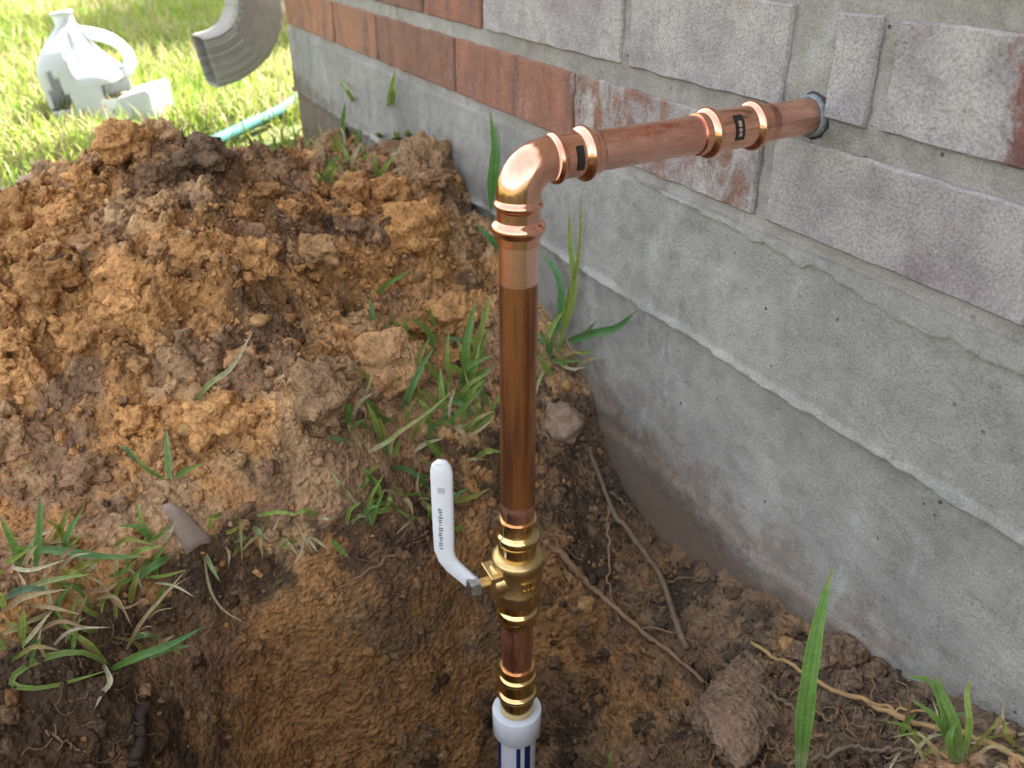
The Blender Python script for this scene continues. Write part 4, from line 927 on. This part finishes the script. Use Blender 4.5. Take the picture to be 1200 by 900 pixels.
# ------------------------------------------------------------------ downspout at the house corner
def on_x(px, py, x): d = ray(px, py); return CAM + d*((x-CAM[0])/d[0])
top_c = Vector(on_x(297, 0, -1.76)); end_c = Vector(on_x(240, 72, -1.745)); bend_c = Vector(on_x(291, 48, -1.755))
dsp = empty('downspout', (top_c.x, top_c.y, 0), 'beige ribbed metal downspout whose elbow opens over the lawn at the house corner', 'downspout')
dv = end_c-top_c; dv.z = 0; dv.normalize(); AX = Vector((0, 0, 1)).cross(dv).normalized()
def duct(name, path, a, b, crimps, m, parent, capped=False):
    """rectangular ribbed duct; a = half width across the bend plane, b = half depth in it"""
    n = len(path); V, F = [], []; ring = []
    K = 18
    for i in range(K): ring.append((-1+2*i/K, -1, 'b'))
    for i in range(K+3): ring.append((1, -1+2*i/(K+3), 'a'))
    for i in range(K): ring.append((1-2*i/K, 1, 'b'))
    for i in range(K+3): ring.append((-1, 1-2*i/(K+3), 'a'))
    m_ = len(ring)
    for i, p_ in enumerate(path):
        t = (path[min(i+1, n-1)]-path[max(i-1, 0)]).normalized(); B = AX.cross(t).normalized()
        cr_ = crimps(i)
        for j, (u, v_, side) in enumerate(ring):
            rib = .0020*math.sin(j*math.pi/2.1) if side == 'a' else .0008*math.sin(j*1.05)
            rnd = 1-.05*(abs(u)*abs(v_))**6
            uu, vv = u*a*rnd, v_*b*rnd
            if side == 'a': uu += math.copysign(rib+cr_, u)
            else: vv += math.copysign(rib+cr_, v_)
            V.append(p_+AX*uu+B*vv)
    for i in range(n-1):
        for j in range(m_): F.append((i*m_+j, i*m_+(j+1) % m_, (i+1)*m_+(j+1) % m_, (i+1)*m_+j))
    me = mesh(name, V, F); me.set_sharp_from_angle(angle=math.radians(40)); o = link(name, me, m, parent); md = o.modifiers.new('thick', 'SOLIDIFY'); md.thickness = .0016; md.offset = -1; return o
ctl = [top_c+Vector((0, 0, .16)), top_c+Vector((0, 0, .06))] + [Vector(on_x(px, py, x)) for px, py, x in ((298, 2, -1.760), (295, 26, -1.758), (284, 48, -1.755), (264, 64, -1.751))] + [end_c]
el_path = smooth_path(ctl, 34)
duct('outlet_elbow', el_path, .032, .042, lambda i: (-.0022 if (i % 3 == 0 and 5 < i < 22) else .0006), M['downspout'], dsp)
up0 = el_path[0]+Vector((0, 0, -.02))
duct('down_pipe', [up0, up0+Vector((0, 0, .6)), up0+Vector((0, 0, 1.3)), Vector((up0.x, up0.y, 2.598))], .0295, .0395, lambda i: 0., M['downspout'], dsp)
obox('wall_strap', Vector((up0.x+.055, up0.y+.02, 1.2)), Vector((1, 0, 0)), Vector((0, 1, 0)), Vector((0, 0, 1)), .062, .02, .015, M['downspout'], dsp)

# ------------------------------------------------------------------ cut-open milk jug in the grass
jb = on_z(118, 141, .0); JU = Vector(RT); JH = Vector(HD); JS = .80
jug = empty('milk_jug', tuple(jb), 'white plastic milk jug with cut openings standing tilted in the sunlit grass', 'milk jug')
lean = Matrix.Rotation(math.radians(-9), 3, JH)
def J(u, d, z): return Vector(jb) + lean @ (JU*(u*1.0) + JH*(d*.95) + ZU*(z*JS))
prof = [(-.005, .070, .070), (.004, .0755, .0755), (.06, .0755, .0755), (.10, .0755, .0755), (.118, .0755, .066), (.135, .0745, .054), (.155, .070, .044), (.175, .061, .035), (.192, .049, .030), (.207, .035, .027), (.218, .024, .0225), (.224, .0195, .0195), (.244, .0195, .0195), (.2445, .0225, .0225), (.252, .0225, .0225), (.2525, .018, .018)]
NT = 56; zz_ = []; 
fine = []
for k in range(len(prof)-1):
    a, b = prof[k], prof[k+1]; m_ = max(1, int((b[0]-a[0])/.006))
    for j in range(m_): t = j/m_; fine.append(tuple(a[i]+(b[i]-a[i])*t for i in range(3)))
fine.append(prof[-1]); V, F = [], []
for (z, wl, wr) in fine:
    sq = 5.5 if z < .13 else max(2., 5.5-3.5*(z-.13)/.07)
    for k in range(NT):
        th = 2*math.pi*k/NT; c, s_ = math.cos(th), math.sin(th); rr = (abs(c)**sq+abs(s_)**sq)**(-1/sq)
        ca, sa = math.cos(.12), math.sin(.12); u, d = rr*c, rr*s_; w_ = wl if u < 0 else wr
        cut_r = 0.
        uu, dd = (u*ca-d*sa)*w_*.92 - float(cut_r)*u, (u*sa+d*ca)*w_*.92; V.append(J(uu, dd, z))
for i in range(len(fine)-1):
    for k in range(NT):
        th = 2*math.pi*(k+.5)/NT; z = fine[i][0]; ang = math.degrees(th+.12) % 360        # 180 = picture left, 270 = towards the camera
        if .042 < z < .135 and abs(ang-250) < 15*(1-(z-.042)/.095)+1: continue                # triangular window cut in the left face
        if z < .085 and (ang > 312 or ang < 40) and z > .002: continue                        # the cut-away lower right side
        F.append((i*NT+k, i*NT+(k+1) % NT, (i+1)*NT+(k+1) % NT, (i+1)*NT+k))
body = link('jug_body', mesh('jug_body', V, F), M['hdpe'], jug); md = body.modifiers.new('thick', 'SOLIDIFY'); md.thickness = .0016
hpth = smooth_path([J(.050, .03, .090), J(.076, .036, .104), J(.082, .038, .130), J(.074, .034, .158), J(.055, .022, .182), J(.026, .006, .198), J(-.004, -.004, .204)], 24)
V, F = tube(hpth, [.0105+.003*abs(1-2*i/23) for i in range(24)], 14); link('jug_handle', mesh('jug_handle', V, F), M['hdpe'], jug)
V = [J(u, d, z) for u, d, z in ((.055, -.085, -.003), (.142, -.085, -.003), (.146, -.085, .055), (.140, -.085, .064), (.085, -.085, .056), (.055, -.085, .058), (.142, .03, -.003), (.146, .03, .057), (.140, .03, .066), (.085, .03, .060))]
F = [(0, 1, 2, 3, 4, 5), (1, 6, 7, 2), (2, 7, 8, 3), (3, 8, 9, 4)]
V2 = [J(.062*math.cos(t)*(1+.1*math.sin(3*t)), .062*math.sin(t), .040+.012*math.sin(2*t)) for t in [k*math.pi/10 for k in range(20)]]+[J(0, 0, .05)]
link('dried_mud', mesh('dried_mud', V2, [(k, (k+1) % 20, 20) for k in range(20)]), plain('dried_mud', (.33, .25, .18), .95, .3, 60, .004), jug)
fo = link('cut_flap', mesh('cut_flap', V, F, False), M['hdpe'], jug); md = fo.modifiers.new('thick', 'SOLIDIFY'); md.thickness = .002

# ------------------------------------------------------------------ the yard tree whose shade falls on the far lawn
tb = Vector((-4.2, 2.25, 0)); tree = empty('yard_tree', tuple(tb), 'leafy tree in the yard behind the house corner, shading the far lawn', 'tree')
V, F = tube(smooth_path([tb, tb+Vector((.05, 0, .9)), tb+Vector((0, .05, 1.9)), tb+Vector((.05, 0, 3.2))], 14), [.13-.006*i for i in range(14)], 12); trunk = link('trunk', mesh('trunk', V, F), M['bark'], tree)
for k in range(7):
    a = k*.9; s_ = tb+Vector((0, 0, 1.7+.2*k)); e = s_+Vector((math.cos(a)*.6, math.sin(a)*.5, .55)); V, F = tube(smooth_path([s_, s_.lerp(e, .5)+Vector((0, 0, -.06)), e], 8), [.05-.005*i for i in range(8)], 7); link('branch', mesh('branch', V, F), M['bark'], trunk)
rg = np.random.default_rng(4); n = 14000; cl = rg.normal(size=(70, 3)); cl = cl/np.linalg.norm(cl, axis=1)[:, None]*rg.uniform(.1, 1, (70, 1))**.5*np.array([.85, .6, .6])+np.array([0, 0, 2.95]); c = cl[rg.integers(0, 70, n)]+np.clip(rg.normal(size=(n, 3)), -1.6, 1.6)*.12+np.array(tb)
u = rg.normal(size=(n, 3)); u /= np.linalg.norm(u, axis=1)[:, None]; v_ = np.cross(u, rg.normal(size=(n, 3))); v_ /= np.linalg.norm(v_, axis=1)[:, None]; sz = rg.uniform(.03, .06, (n, 1))
LVt = np.stack([c-u*sz, c+v_*sz*.5, c+u*sz, c-v_*sz*.5], 1).reshape(-1, 3); col = np.repeat(np.array([.07, .12, .03])*rg.uniform(.7, 1.3, (n, 1)), 4, 0)
link('crown', big_mesh('crown', LVt, np.arange(n*4).reshape(n, 4), col, False), M['tree_leaf'], tree)
